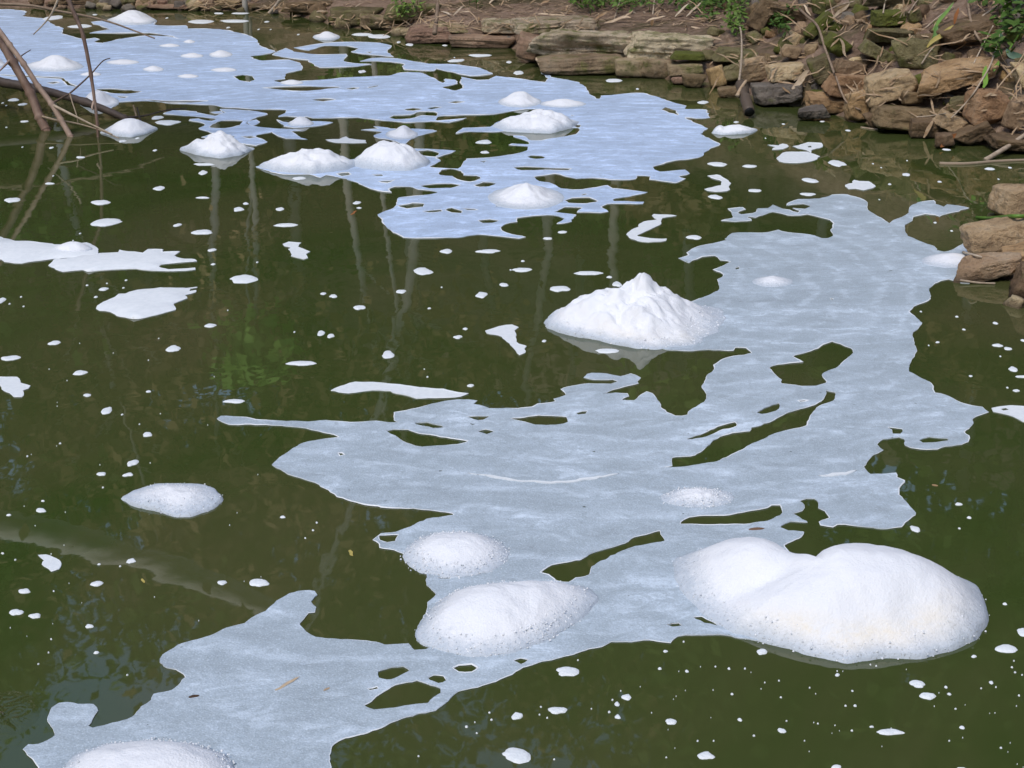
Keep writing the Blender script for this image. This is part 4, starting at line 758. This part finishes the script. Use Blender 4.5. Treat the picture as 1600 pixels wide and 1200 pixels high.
# landmarks to tell flecks apart
FLM = [(990, 490, 'the peaked mound'), (1300, 940, 'the biggest mound'), (790, 965, 'the second largest foreground mound'), (270, 782, 'the white oval cake'), (230, 475, 'the patch with two fingers'), (190, 410, 'the forked strip'), (40, 390, 'the strip at the left edge'), (345, 236, 'the cone-shaped mound'), (485, 258, 'the twin mounds'), (203, 203, 'the mound under the branches'), (790, 530, 'the Y-shaped patch'), (463, 393, 'the S-shaped scrap'), (1015, 357, 'the hook-shaped curl'), (1248, 246, 'the rounded raft'), (1343, 290, 'the three-lobed scrap'), (1148, 206, 'the fish-shaped clot'), (1166, 155, 'the broken pipe'), (78, 880, 'the notched patch'), (20, 605, 'the left edge scrap'), (620, 610, 'the slender streak'), (345, 657, 'the pointed tip of the huge sheet'), (540, 1154, 'the lower sheet edge'), (1570, 645, 'the right edge patch'), (110, 1103, 'the sheet knob at lower left'), (1600, 1190, 'the bottom right corner'), (1100, 1200, 'the middle of the bottom edge'), (206, 30, 'the far shore mound'), (510, 58, 'the far shore hump'), (670, 50, 'the reddish boulder'), (960, 110, 'the long slab'), (1500, 430, 'the near outcrop'), (1400, 185, 'the large brown rock'), (1570, 235, 'the low dark rock at right'), (110, 212, 'the thinner cane'), (72, 203, 'the thickest cane'), (1122, 286, 'the zigzag scrap'), (820, 371, 'the lower lobe of the far sheet'), (1430, 815, 'the right corner of the huge sheet'), (628, 208, 'the small pointed mound'), (1432, 1040, 'the front of the biggest mound'), (490, 925, 'the round finger of the huge sheet'), (595, 340, 'the left end of the far lower lobe'), (885, 540, 'the foot of the peaked mound'), (1060, 405, 'the left spur of the right sheet')]
ORD = ['nearest', 'second nearest', 'third nearest', 'fourth nearest', 'fifth nearest', 'sixth nearest', 'seventh nearest', 'eighth nearest', 'ninth nearest', 'tenth nearest']
def rank_labels(items, marks, noun, words):
    used = set(); out = []
    dist = np.array([[math.hypot(x - mx, (y - my) * 1.6) for (mx, my, _) in marks] for (x, y) in items])
    rk = dist.argsort(0).argsort(0)
    for i in range(len(items)):
        for j in np.lexsort((dist[i], rk[i])):
            r = rk[i][j]; lb = '%s %s, %s to %s' % (words[i], noun, ORD[min(r, 9)], marks[j][2])
            if r < 10 and (r, j) not in used: used.add((r, j)); out.append(lb); break
        else: out.append('%s %s among others like it' % (words[i], noun))
    return out
def word(w_, h_):
    a = 'streak-like' if w_ > 5.5 * h_ else ('rounded' if w_ < 2.1 * h_ else 'oval')
    return ('large ' if w_ > 30 else 'small ' if w_ < 14 else '') + a
labs = rank_labels([(f[0], f[1]) for f in FL], FLM, 'white foam fleck', [word(f[2], f[3]) for f in FL])
for i, f in enumerate(FL):
    V, Fc = fleckmesh(*f, i * 1.37, f[2] > 12)
    tag(mesh('foam_fleck', V, Fc, M['fleck']), labs[i], 'foam', 'white foam flecks drifting on the water')
# specks too small to tell apart
rs = random.Random(11); SV = []; SF = []
sp = [(10,165),(4,161),(35,230),(83,275),(10,199),(261,28),(404,46),(423,46),(466,54),(710,90),(1196,216),(1417,251),(1364,256),(1377,262),(1584,290),(1560,280),(125,365),(114,376),(167,443),(193,450),(136,446),(33,464),(15,475),(37,479),(356,485),(248,529),(232,563),(197,438),(690,449),(402,410),(663,577),(668,589),(460,519),(798,422),(1374,312),(1487,361),(1451,540),(1563,557),(1439,487),(191,648),(24,875),(188,885),(43,713),(94,693),(218,663),(161,762),(495,817),(489,829),(477,841),(1574,606),(1499,826),(84,924),(80,999),(76,1020),(60,1038),(199,1055),(742,1129),(745,1146),(768,1125),(765,1114),(654,1182),(1118,1042),(1164,1045),(845,1105),(843,1117),(855,1122),(970,1080),(957,1094),(924,1108),(1090,1158),(1115,1158),(1041,1184),(866,1187),(903,1032),(1068,1003),(1178,1150),(1195,1067),(1308,1049),(1556,1074),(1581,1043),(1584,1033),(1597,1055),(1586,1051),(1493,1108),(1483,1158),(1564,1169),(1229,1127),(1220,1090),(1265,1075),(1217,1064),(1332,1080),(1321,1103),(1331,1142),(1360,1039),(1369,1041),(1278,1131),(1257,1158),(1533,1076),(1592,1087)]
for i in range(34): sp.append((rs.uniform(1000, 1600), rs.uniform(1040, 1200)))
for i in range(30): sp.append((rs.uniform(0, 420), rs.uniform(500, 1000)))
for i, (x, y) in enumerate(sp):
    w_ = rs.uniform(3.2, 5.5) if i < 99 else rs.uniform(1.5, 2.8)
    V, Fc = fleckmesh(x, y, w_, w_ * .55, i * 2.1, False); s_ = len(SV); SV += V; SF += [tuple(k + s_ for k in f) for f in Fc]
tag(mesh('foam_specks', SV, SF, M['fleck']), 'tiny scattered foam specks dotting the dark water', 'foam', kind='stuff')

# ------------------------------------------------------------------ litter, plants on the bank
bpy.context.view_layer.update(); DG = bpy.context.evaluated_depsgraph_get()
def hit(px, py):
    d = Vector(ray(px, py)).normalized(); ok, loc, nrm, *_ = SC.ray_cast(DG, Vector(CP), d)
    return (loc, nrm, d) if ok else (Vector(trough(px, py)), Vector((0, 0, 1)), d)
def blade(L, W, bend, fold=.15, n_=6, shape='lance', seed=0):
    V = []; Fc = []
    for i in range(n_ + 1):
        t = i / n_; wd = W * (math.sin(math.pi * min(1, t * .93 + .07)) ** .8 if shape == 'lance' else math.sin(math.pi * t ** .7) ** .6) * .5 + (.0015 if i < n_ else 0)
        z = bend * math.sin(t * math.pi * .55) * L; x = L * t
        cu = .1 * L * noise.noise(Vector((t * 2, seed, 0)))
        V += [(x, -wd + cu, z + fold * wd), (x, cu, z), (x, wd + cu, z + fold * wd)]
    for i in range(n_):
        a = i * 3; Fc += [(a, a + 3, a + 4, a + 1), (a + 1, a + 4, a + 5, a + 2)]
    return V, Fc
def leaf_between(name, p0, p1, wpx, mat, bend=.1, lift=.015, shape='lance', seed=0, parent=None):
    """leaf from the surface at picture point p0 to p1"""
    a, na, _ = hit(*p0); b_, nb_, _ = hit(*p1)
    if p0[1] > 300: lift = .0015; bend = .02
    a = a + na * lift; b_ = b_ + nb_ * lift
    da = (a - Vector(CP)).dot(Vector(FW)); db = (b_ - Vector(CP)).dot(Vector(FW))
    if abs(da - db) > .35: b_ = Vector(at(p1[0], p1[1], da - .05))
    x = b_ - a; L = x.length; x.normalize(); view = (Vector(CP) - a).normalized(); up = (na * .6 + view * .7).normalized()
    y = up.cross(x).normalized(); z = x.cross(y)
    V, Fc = blade(L, .62 * wpx * da / F, bend, .2, 6, shape, seed); Mx = Matrix((x, y, z)).transposed()
    o = mesh(name, [Mx @ Vector(v_) for v_ in V], Fc, M[mat]); o.location = a
    return o
LV = [((1312,60),(1324,92),7,'dry_leaf'),((1255,88),(1248,122),7,'dry_leaf'),((1236,140),(1262,115),14,'dry_leaf'),((1240,125),(1250,116),5,'dry_leaf'),((1300,28),(1328,4),8,'dry_leaf'),((1252,8),(1268,30),5,'dry_leaf'),((1216,70),(1222,84),6,'dry_leaf'),((1253,165),(1268,142),4,'dry_leaf'),((1443,218),(1462,188),9,'dry_leaf'),((1468,228),(1492,212),14,'orange_leaf'),((1418,46),(1422,68),4,'dry_leaf'),((1430,50),(1435,62),4,'dry_leaf'),((1420,48),(1448,50),3,'dry_leaf'),((1400,12),(1415,6),6,'dry_leaf'),((1222,138),(1234,148),4,'dry_leaf'),((1248,138),(1256,150),4,'dry_leaf'),
 ((930,32),(950,18),6,'dry_leaf'),((945,38),(990,36),9,'dry_leaf'),((975,30),(990,16),4,'dry_leaf'),((1018,42),(1022,30),10,'dry_leaf'),((1005,20),(1020,34),5,'dry_leaf'),((925,33),(945,38),5,'dry_leaf'),((1055,28),(1078,6),5,'pale_twig'),((1072,28),(1100,0),5,'pale_twig'),((840,24),(885,26),5,'dry_leaf'),((845,8),(860,0),5,'dry_leaf'),((1010,36),(1040,30),5,'dry_leaf'),((1108,60),(1128,66),5,'dry_leaf'),((1080,44),(1110,52),5,'dry_leaf'),((948,10),(955,22),5,'dry_leaf'),((990,20),(998,30),6,'dry_leaf'),
 ((524,40),(538,24),5,'dry_leaf'),((533,43),(540,50),5,'dry_leaf'),((566,40),(576,46),6,'dry_leaf'),((475,22),(488,27),6,'dry_leaf'),((495,20),(510,19),5,'dry_leaf'),((412,8),(420,16),5,'dry_leaf'),((458,28),(468,26),6,'dry_leaf'),((668,24),(674,34),5,'dry_leaf'),((690,20),(708,28),5,'pale_twig'),((708,26),(728,10),5,'pale_twig'),((650,30),(670,36),4,'dry_leaf'),((765,8),(775,0),5,'dry_leaf'),((718,22),(738,26),4,'dry_leaf'),((748,28),(750,36),4,'dry_leaf'),((555,12),(566,6),4,'pale_twig'),
 ((1536,140),(1541,106),13,'green_leaf'),((1551,110),(1558,98),9,'green_leaf'),((1556,70),(1568,94),10,'green_leaf'),((1448,74),(1490,42),11,'yellow_leaf'),((1456,78),(1466,40),11,'green_leaf'),((1460,48),(1492,4),10,'green_leaf'),((1566,28),(1598,18),13,'blue_leaf'),((1574,78),(1604,98),18,'blue_leaf'),((1556,56),(1576,70),12,'blue_leaf'),((1540,48),(1556,32),6,'green_leaf'),((1584,0),(1600,14),9,'blue_leaf'),((1492,40),(1500,12),9,'orange_leaf'),((1582,426),(1604,408),14,'orange_leaf'),((1520,135),(1530,138),5,'dry_leaf'),((1108,150),(1126,118),3,'dry_leaf'),((838,92),(843,103),4,'dry_leaf'),
 ((1170,828),(1195,826),6,'brown_leaf'),((515,1075),(505,1080),3,'dry_leaf'),((430,1079),(468,1058),5,'dry_leaf'),((1456,758),(1466,760),3,'dry_leaf'),((295,1090),(312,1087),5,'brown_leaf'),((221,905),(226,912),4,'yellow_leaf'),((546,860),(552,870),7,'yellow_leaf'),((548,336),(558,330),4,'orange_leaf')]
LM2 = FLM + [(1325, 130, 'the orange-tan flat rock'), (1393, 135, 'the tan wedge rock'), (1490, 120, 'the long orange rock'), (1545, 165, 'the round boulder'), (1305, 70, 'the bright mossy block'), (1388, 28, 'the brick-like block'), (1235, 80, 'the small tan stone'), (960, 75, 'the mossy face of the long slab'), (790, 40, 'the mossy square block'), (1020, 30, 'the slab litter'), (1215, 145, 'the grey layered rock'), (1150, 85, 'the flat olive rock'), (1270, 175, 'the flat grey stone'), (1510, 45, 'the large rock at top right'), (560, 25, 'the sloping grey-green rock'), (1600, 110, 'the tan rock at the right edge')]
# bubble skirts round the near mounds: too small and many to count
nm = {'dry_leaf': 'straw-coloured dry leaf', 'pale_twig': 'pale flat straw blade', 'green_leaf': 'bright green leaf', 'yellow_leaf': 'yellowing leaf', 'blue_leaf': 'bluish green leaf', 'orange_leaf': 'orange-brown dead leaf', 'brown_leaf': 'dark brown dead leaf'}
ll = rank_labels([((a[0] + b_[0]) / 2, (a[1] + b_[1]) / 2) for a, b_, _, _ in LV], LM2, 'lying', ['x'] * len(LV))
for i, (a, b_, w_, mt) in enumerate(LV):
    o = leaf_between('leaf' if 'green' in mt or 'blue' in mt else 'dead_leaf', a, b_, w_, mt, random.uniform(.02, .2), seed=i)
    live = mt in ('green_leaf', 'blue_leaf')
    tag(o, nm[mt] + ll[i].replace('x lying', '' if live else ' on the bank' if a[1] < 240 else ' on the water'), 'leaf', 'leaves on the bank')
# fine litter nobody could count
rs = random.Random(21); V0 = []; F0 = []
for i in range(1150):
    q = rs.random()
    if q < .55: px = rs.uniform(640, 1130); py = rs.uniform(-10, 45)
    elif q < .85: px = rs.uniform(1110, 1640); py = rs.uniform(-10, max(20, shore_y(px) - 30))
    else: px = rs.uniform(300, 660); py = rs.uniform(-5, shore_y(px) - 4)
    loc, nr_, _ = hit(px, py); L = rs.uniform(.05, .2) if rs.random() < .86 else rs.uniform(.25, .55); V, Fc = blade(L, rs.uniform(.007, .018) if L < .22 else .009, rs.uniform(-.1, .3), .2, 3, 'lance', i)
    t = Vector((rs.uniform(-1, 1), rs.uniform(-1, 1), rs.uniform(-.3, .3))); z = (nr_ + Vector((0, 0, .4))).normalized(); x = (t - z * t.dot(z)).normalized(); y = z.cross(x); Mx = Matrix((x, y, z)).transposed()
    s_ = len(V0); V0 += [Mx @ Vector(v_) + loc + nr_ * .012 for v_ in V]; F0 += [tuple(k + s_ for k in f) for f in Fc]
tag(mesh('leaf_litter', V0, F0, M['dry_leaf']), 'scattered straw and dry leaf litter over the bank', 'litter', kind='stuff')
# stems
def surf_stick(name, pix, r0, r1, mat, label, cat='stem', out=.05, group=None):
    l0, n0, _ = hit(*pix[0]); d0 = (l0 - Vector(CP)).dot(Vector(FW)); P = []
    for i, p in enumerate(pix):
        l, n_, _ = hit(*p); d = (l - Vector(CP)).dot(Vector(FW)); d0 = min(d, d0 + .5) if i else d; P.append(d0 - out * (1 if i else .3))
    # smooth
    return stick(name, pix, P, r0, r1, mat, label, cat, k=6, group=group)
surf_stick('bent_stem', [(1345,172),(1322,158),(1306,120),(1290,78),(1278,42),(1262,26),(1249,14)], .008, .014, 'twig', 'long bent grey stem hanging down over the rubble to the waterline')
surf_stick('dry_stalk', [(1155,125),(1158,100),(1159,70),(1157,45),(1150,30)], .012, .008, 'pale_twig', 'pale dry stalk standing above the broken pipe')
surf_stick('vine_stem', [(1512,-6),(1516,28),(1526,55),(1545,80),(1562,98),(1580,120)], .013, .007, 'twig', 'curving brown vine stem among the leaves at the top right')
surf_stick('grass_stem', [(1486,185),(1510,160),(1525,140),(1548,100),(1560,60),(1572,0)], .006, .008, 'pale_twig', 'tall thin grass stem crossing the round boulder')
surf_stick('grass_stem', [(1522,98),(1536,70),(1552,40)], .006, .006, 'pale_twig', 'short grass stem beside the large brown top right rock')
surf_stick('grass_stem', [(1574,82),(1588,60),(1602,38)], .008, .007, 'green_leaf', 'green stem slanting at the right edge')
surf_stick('grass_stem', [(1432,183),(1455,181),(1478,177)], .006, .005, 'pale_twig', 'pale straw lying over the squat brown stone')
surf_stick('floating_reed', [(1468,256),(1510,256),(1560,252),(1610,250)], .016, .012, 'pale_twig', 'pale reed floating along the right bank', 'reed', out=.02)
surf_stick('floating_reed', [(1540,250),(1570,232),(1606,208)], .02, .018, 'pale_twig', 'straw-coloured reed slanting up at the right edge', 'reed', out=.06)
surf_stick('floating_reed', [(1500,438),(1530,442),(1555,443)], .007, .006, 'pale_twig', 'pale straw floating below the flat tan slab', 'reed', out=.02)
surf_stick('floating_reed', [(1505,394),(1520,398),(1534,402)], .008, .006, 'pale_twig', 'pale straw lying between the near outcrop boulder and slab', 'reed', out=.02)
surf_stick('green_stalk', [(1526,340),(1550,341),(1580,338),(1604,338)], .012, .012, 'green_leaf', 'short green stalk lying on top of the near outcrop', out=.03)
surf_stick('floating_reed', [(1345,199),(1360,201),(1372,202)], .008, .007, 'pale_twig', 'pale straw at the waterline before the triangular stone', 'reed', out=.02)
for i, (x0, y0, x1, y1) in enumerate([(1445,45,1490,10),(1535,25,1600,-15),(1440,100,1460,72),(1380,20,1384,0),(1290,18,1335,2),(960,30,972,-8),(1020,22,1024,-10),(1420,20,1445,-12),(884,22,905,-6),(1560,60,1600,20)]):
    surf_stick('dry_stalk', [(x0, y0), ((x0 + x1) / 2, (y0 + y1) / 2 - 2), (x1, y1)], .008, .006, 'pale_twig', ['dry stalk beside the yellowing leaf', 'dry stalk crossing the top right corner', 'dry stalk behind the olive-brown boulder', 'dry stalk above the brick-like block', 'dry stalk near the bright mossy block', 'dry stalk above the left part of the long slab', 'dry stalk above the middle of the long slab', 'dry stalk right of the brick-like block', 'dry stalk at the top edge over the mossy shelf', 'dry stalk at the far right among bluish leaves'][i])
# leafy weeds
def weed(label, spots, n_, size, mat, seed, spread, cat='plant', up=.12):
    rs = random.Random(seed); l0, n0, _ = hit(*spots[0]); e = empty('leafy_weed', l0); tag(e, label, cat)
    V0 = []; F0 = []; S = []
    for k in range(n_):
        px, py = rs.choice(spots); l, nn, _ = hit(px + rs.uniform(-spread, spread), py + rs.uniform(-spread, spread) * .7)
        if (l - l0).length > 2.2: continue
        tip = l + nn * rs.uniform(.02, up) + Vector((0, 0, rs.uniform(.02, up)))
        V, Fc = blade(size * rs.uniform(.6, 1.3), size * rs.uniform(.3, .5), rs.uniform(-.2, .2), .3, 3, 'ovate', k)
        x = Vector((rs.uniform(-1, 1), rs.uniform(-1, .3), rs.uniform(-.5, .6))).normalized(); z = (Vector((0, -.4, 1)) + Vector((rs.uniform(-.5, .5), rs.uniform(-.5, .5), 0))).normalized(); z = (z - x * z.dot(x)).normalized(); y = z.cross(x); Mx = Matrix((x, y, z)).transposed()
        s_ = len(V0); V0 += [Mx @ Vector(v_) + tip for v_ in V]; F0 += [tuple(q + s_ for q in f) for f in Fc]
        if k % 4 == 0: S.append((l, tip))
    o = mesh('leaves', V0, F0, M[mat]); setparent(o, e)
    for a, b_ in S[:6]:
        tube('stem', [a, (a + b_) / 2, b_], [.004, .003, .002], mat, e, 5)
weed('clump of small bright green weeds among the stones near the top', [(1212,45),(1228,40),(1238,35),(1210,58),(1225,55)], 150, .055, 'weed', 1, 9)
weed('green leafy weed right of the long slab', [(1150,38),(1158,30),(1148,55),(1152,64),(1135,50)], 150, .07, 'weed', 2, 10)
weed('dark green ground plants at the top edge above the slab', [(910,12),(935,10),(960,14),(980,6),(1000,10)], 560, .08, 'weed', 3, 18)
weed('green plants at the top edge right of the slab litter', [(1040,8),(1070,14),(1100,22),(1125,10),(1150,10)], 460, .08, 'weed', 4, 17)
weed('green creeping weed on the sloping far shore rocks', [(625,12),(640,16),(655,10),(630,22)], 140, .07, 'weed', 5, 10)
weed('leafy plant in the top right corner', [(1570,20),(1590,40),(1585,70),(1565,50),(1600,10),(1540,15),(1555,90)], 150, .11, 'weed', 6, 12)
weed('green weed left of the mossy square block', [(735,8),(750,14),(890,40),(897,44)], 30, .06, 'weed', 7, 6)

# ------------------------------------------------------------------ the wood on the slope behind (seen in the water's reflection)
def tree_parts(h, seed, lean, nleaf, lsize, crown0, crown_r, trunk_r):
    rs = random.Random(seed); P = []; n_ = 12
    for i in range(n_ + 1):
        t = i / n_; P.append(Vector((lean * h * t * t + .12 * h * .3 * noise.noise(Vector((t * 2.5, seed, 0))), .1 * h * noise.noise(Vector((t * 2, seed, 8))) * .3, h * t - .4)))
    V = []; Fc = []
    def tb(pts, r0, r1, sides=7):
        s0 = len(V); m_ = len(pts)
        for i, p in enumerate(pts):
            t = (pts[min(i + 1, m_ - 1)] - pts[max(i - 1, 0)]).normalized(); a = t.cross(Vector((.2, 1, .1))).normalized(); b_ = t.cross(a); r = r0 + (r1 - r0) * i / (m_ - 1)
            for k in range(sides):
                th = 2 * math.pi * k / sides; V.append(p + (a * math.cos(th) + b_ * math.sin(th)) * r)
        for i in range(m_ - 1):
            for k in range(sides):
                k2 = (k + 1) % sides; Fc.append((s0 + i * sides + k, s0 + i * sides + k2, s0 + (i + 1) * sides + k2, s0 + (i + 1) * sides + k))
    tb(P, trunk_r, trunk_r * .2, 8); tips = []
    for k in range(15):
        t = crown0 + (1 - crown0) * (k + rs.random()) / 15; i = min(n_ - 1, int(t * n_)); b0 = P[i].lerp(P[i + 1], t * n_ - i); th = rs.uniform(0, 6.28); L = crown_r * (1.15 - .7 * abs(t - .6)) * rs.uniform(.6, 1.1)
        d = Vector((math.cos(th), math.sin(th), rs.uniform(.1, .7))); pts = [b0 + d * L * q + Vector((0, 0, .15 * L * math.sin(q * 3))) for q in (0, .35, .7, 1)]
        tb(pts, trunk_r * .35 * (1.2 - t), trunk_r * .06, 5); tips += [pts[1], pts[2], pts[3], pts[2].lerp(pts[3], .5) + Vector((rs.uniform(-.4, .4), rs.uniform(-.4, .4), rs.uniform(-.3, .3)))]
    LVt = []; LF = []
    for k in range(nleaf):
        c = rs.choice(tips) + Vector((rs.gauss(0, .42), rs.gauss(0, .42), rs.gauss(-.1, .33))) * (crown_r / 2.4)
        x = Vector((rs.gauss(0, 1), rs.gauss(0, 1), rs.gauss(-.3, .6))).normalized(); y = x.cross(Vector((rs.gauss(0, 1), rs.gauss(0, 1), rs.gauss(0, 1)))).normalized(); L = lsize * rs.uniform(.6, 1.4)
        s0 = len(LVt); LVt += [c, c + x * L * .5 + y * L * .27, c + x * L, c + x * L * .5 - y * L * .27]; LF.append((s0, s0 + 1, s0 + 2, s0 + 3))
    return (V, Fc), (LVt, LF)
def raw(name, V, Fc, mat, smooth=False):
    me = bpy.data.meshes.new(name); me.from_pydata([tuple(v_) for v_ in V], [], Fc); me.materials.append(M[mat]); me.update()
    if smooth: me.polygons.foreach_set('use_smooth', [True] * len(me.polygons))
    return me
TP = []
for k, (h, lean, bark, leaf, c0, cr, tr, nl) in enumerate([(11, .06, 'bark', 'tree_leaf', .42, 2.6, .11, 4200), (13, -.05, 'bark', 'tree_leaf', .46, 2.9, .13, 4800), (9, .1, 'dark_bark', 'shrub_leaf', .2, 2.6, .12, 5600), (10, -.12, 'bark', 'dry_leafage', .4, 2.3, .09, 3000)]):
    (tv, tf), (lv, lf) = tree_parts(h, 60 + k, lean, nl, .24, c0, cr, tr); TP.append((raw('trunk', tv, tf, bark, True), raw('crown', lv, lf, leaf)))
TL = ['tall pale-barked tree of the wood, showing only as a reflection in the water', 'highest pale-barked tree of the wood, showing only as a reflection in the water', 'dark-barked bushy tree of the wood, showing only as a reflection in the water', 'brownish thin-leaved tree of the wood, showing only as a reflection in the water']
rs = random.Random(33)
for (px, D, k, sc) in [(-500,25,0,1),(-300,27,1,1),(-130,25,2,1.1),(20,27,0,.95),(140,25,3,1),(255,28,2,1.1),(360,25.5,3,1),(470,28,1,1),(560,24.5,3,1),(655,25,0,1.05),(760,27,3,1.1),(850,25,3,1.1),(960,24,3,1),(1060,25,1,1),(1160,22.5,2,1.1),(1270,23,0,1.05),(1380,21,2,1.2),(1500,21,1,.95),(1620,19,2,1.2),(1760,18,0,1.1),(1950,17,2,1.2),(2200,16,1,1),(380,31,2,1.25),(900,31,3,1.2),(650,31,3,1.3),(1180,29,0,1.15),(80,32,2,1.3),(1450,27,1,1.1)]:
    x = (px - 800) / F * D / math.cos(PITCH) ; y = D; z = float(terrain([(x, y)])[0])
    e = empty('tree', (x, y, z)); e.rotation_euler = (0, 0, rs.uniform(0, 6.28)); e.scale = (sc,) * 3; tag(e, TL[k], 'tree', 'trees of the reflected wood, kind %d' % (k + 1))
    for nm_, me in (('trunk', TP[k][0]), ('crown', TP[k][1])):
        link(nm_, me, parent=e)
# shrubs low on the slope
SPR = []
for k, (mt, nl) in enumerate([('shrub_leaf', 1500), ('dry_leafage', 1300), ('tree_leaf', 1500)]):
    rs2 = random.Random(80 + k); V = []; Fc = []
    for q in range(nl):
        d = Vector((rs2.gauss(0, 1), rs2.gauss(0, 1), abs(rs2.gauss(0, .9)))); d = d.normalized() * rs2.uniform(.35, 1.0) * (1 + .35 * noise.noise(d * 1.7)); c = d + Vector((0, 0, .05))
        x = Vector((rs2.gauss(0, 1), rs2.gauss(0, 1), rs2.gauss(0, .8))).normalized(); y = x.cross(Vector((rs2.gauss(0, 1), rs2.gauss(0, 1), rs2.gauss(0, 1)))).normalized(); L = .2 * rs2.uniform(.6, 1.4)
        s0 = len(V); V += [c, c + x * L * .5 + y * L * .25, c + x * L, c + x * L * .5 - y * L * .25]; Fc.append((s0, s0 + 1, s0 + 2, s0 + 3))
    SPR.append(raw('shrub', V, Fc, mt))
SLb = ['green leafy shrub on the slope, showing only as a reflection in the water', 'brown dry shrub on the slope, showing only as a reflection in the water', 'dark green shrub on the slope, showing only as a reflection in the water']
for i in range(46):
    px = -500 + 2500 * (i + rs.random()) / 46; D = (24 if px < 900 else 24 - (px - 900) * .006) + rs.uniform(.5, 6)
    x = (px - 800) / F * D / math.cos(PITCH); z = float(terrain([(x, D)])[0]); k = rs.choice([0, 1, 1, 2])
    if z < .9: continue
    o = link('shrub', SPR[k]); s_ = rs.uniform(.7, 1.5); o.location = (x, D, z); o.scale = (s_, s_, s_ * rs.uniform(.8, 1.3)); o.rotation_euler = (0, 0, rs.uniform(0, 6.3)); tag(o, SLb[k], 'shrub', 'shrubs of the reflected slope, kind %d' % (k + 1))

def refl(px, py, t):                       # the point whose mirror image in still water shows at a picture point
    p = CP + ray(px, py) * t; return Vector((p[0], p[1], -p[2]))
def slim_tree(label, pix, ts, r0, r1, mat, seed, nl=260, leaf='dry_leafage'):
    P = [refl(x, y, t) for (x, y), t in zip(pix, ts)]; b0 = P[0].copy(); g = P[0] - (P[1] - P[0]).normalized() * 1.0
    z = float(terrain([(g.x, g.y)])[0]); e = empty('slim_tree', (g.x, g.y, z)); tag(e, label, 'tree')
    pts = curve3([(g.x, g.y, z - .2)] + [tuple(p) for p in P], 6); n_ = len(pts)
    tube('trunk', pts, [r0 + (r1 - r0) * i / (n_ - 1) for i in range(n_)], mat, e, 8)
    rs2 = random.Random(seed); V = []; Fc = []
    for q in range(nl):
        c = Vector(pts[rs2.randrange(n_ // 2, n_)]) + Vector((rs2.gauss(0, .5), rs2.gauss(0, .5), rs2.gauss(.3, .5)))
        x = Vector((rs2.gauss(0, 1), rs2.gauss(0, 1), rs2.gauss(0, 1))).normalized(); y = x.cross(Vector((rs2.gauss(0, 1), rs2.gauss(0, 1), rs2.gauss(0, 1)))).normalized(); L = .14 * rs2.uniform(.6, 1.3)
        s0 = len(V); V += [c, c + x * L * .5 + y * L * .3, c + x * L, c + x * L * .5 - y * L * .3]; Fc.append((s0, s0 + 1, s0 + 2, s0 + 3))
    setparent(mesh('crown', V, Fc, M[leaf], smooth=False), e)
slim_tree('pale slender trunk whose long reflection runs down the middle left of the water', [(652, 330), (640, 440), (615, 545), (592, 640), (545, 800), (500, 920), (470, 1000)], [22.5] * 7, .075, .05, 'bark', 1)
slim_tree('thin pale stem whose reflection crosses the slender trunk reflection', [(600, 330), (612, 420), (619, 480), (613, 560), (600, 640)], [22] * 5, .04, .02, 'bark', 2)
slim_tree('thin pale stem whose reflection stands alone left of the middle', [(392, 290), (388, 340), (387, 420), (386, 520)], [22] * 4, .03, .015, 'bark', 3)
slim_tree('pale leaning tree whose broad reflection slants across the lower left water', [(-520, 560), (-300, 690), (-100, 780), (0, 815), (120, 842), (260, 885), (400, 945), (440, 962)], [15, 14.2, 13.4, 13, 12.6, 12.2, 11.8, 11.6], .17, .085, 'dead_bark', 4, 200)

slim_tree('bright green bushy sapling whose reflection makes a green patch left of centre', [(400, 400), (400, 450), (398, 500), (396, 545)], [22] * 4, .04, .02, 'bark', 9, 10)
e = bpy.data.objects[[o.name for o in bpy.data.objects if o.name.startswith('slim_tree')][-1]]
rs2 = random.Random(5); V = []; Fc = []; c0 = refl(398, 545, 22)
for q in range(520):
    d = Vector((rs2.gauss(0, 1), rs2.gauss(0, 1), rs2.gauss(0, 1))).normalized(); c = c0 + d * rs2.uniform(.15, .7) * (1 + .4 * noise.noise(d * 2))
    x = Vector((rs2.gauss(0, 1), rs2.gauss(0, 1), rs2.gauss(0, 1))).normalized(); y = x.cross(d).normalized(); L = .22 * rs2.uniform(.6, 1.3)
    s0 = len(V); V += [c, c + x * L * .5 + y * L * .3, c + x * L, c + x * L * .5 - y * L * .3]; Fc.append((s0, s0 + 1, s0 + 2, s0 + 3))
setparent(mesh('leaves', V, Fc, M['sapling_leaf'], smooth=False), e)
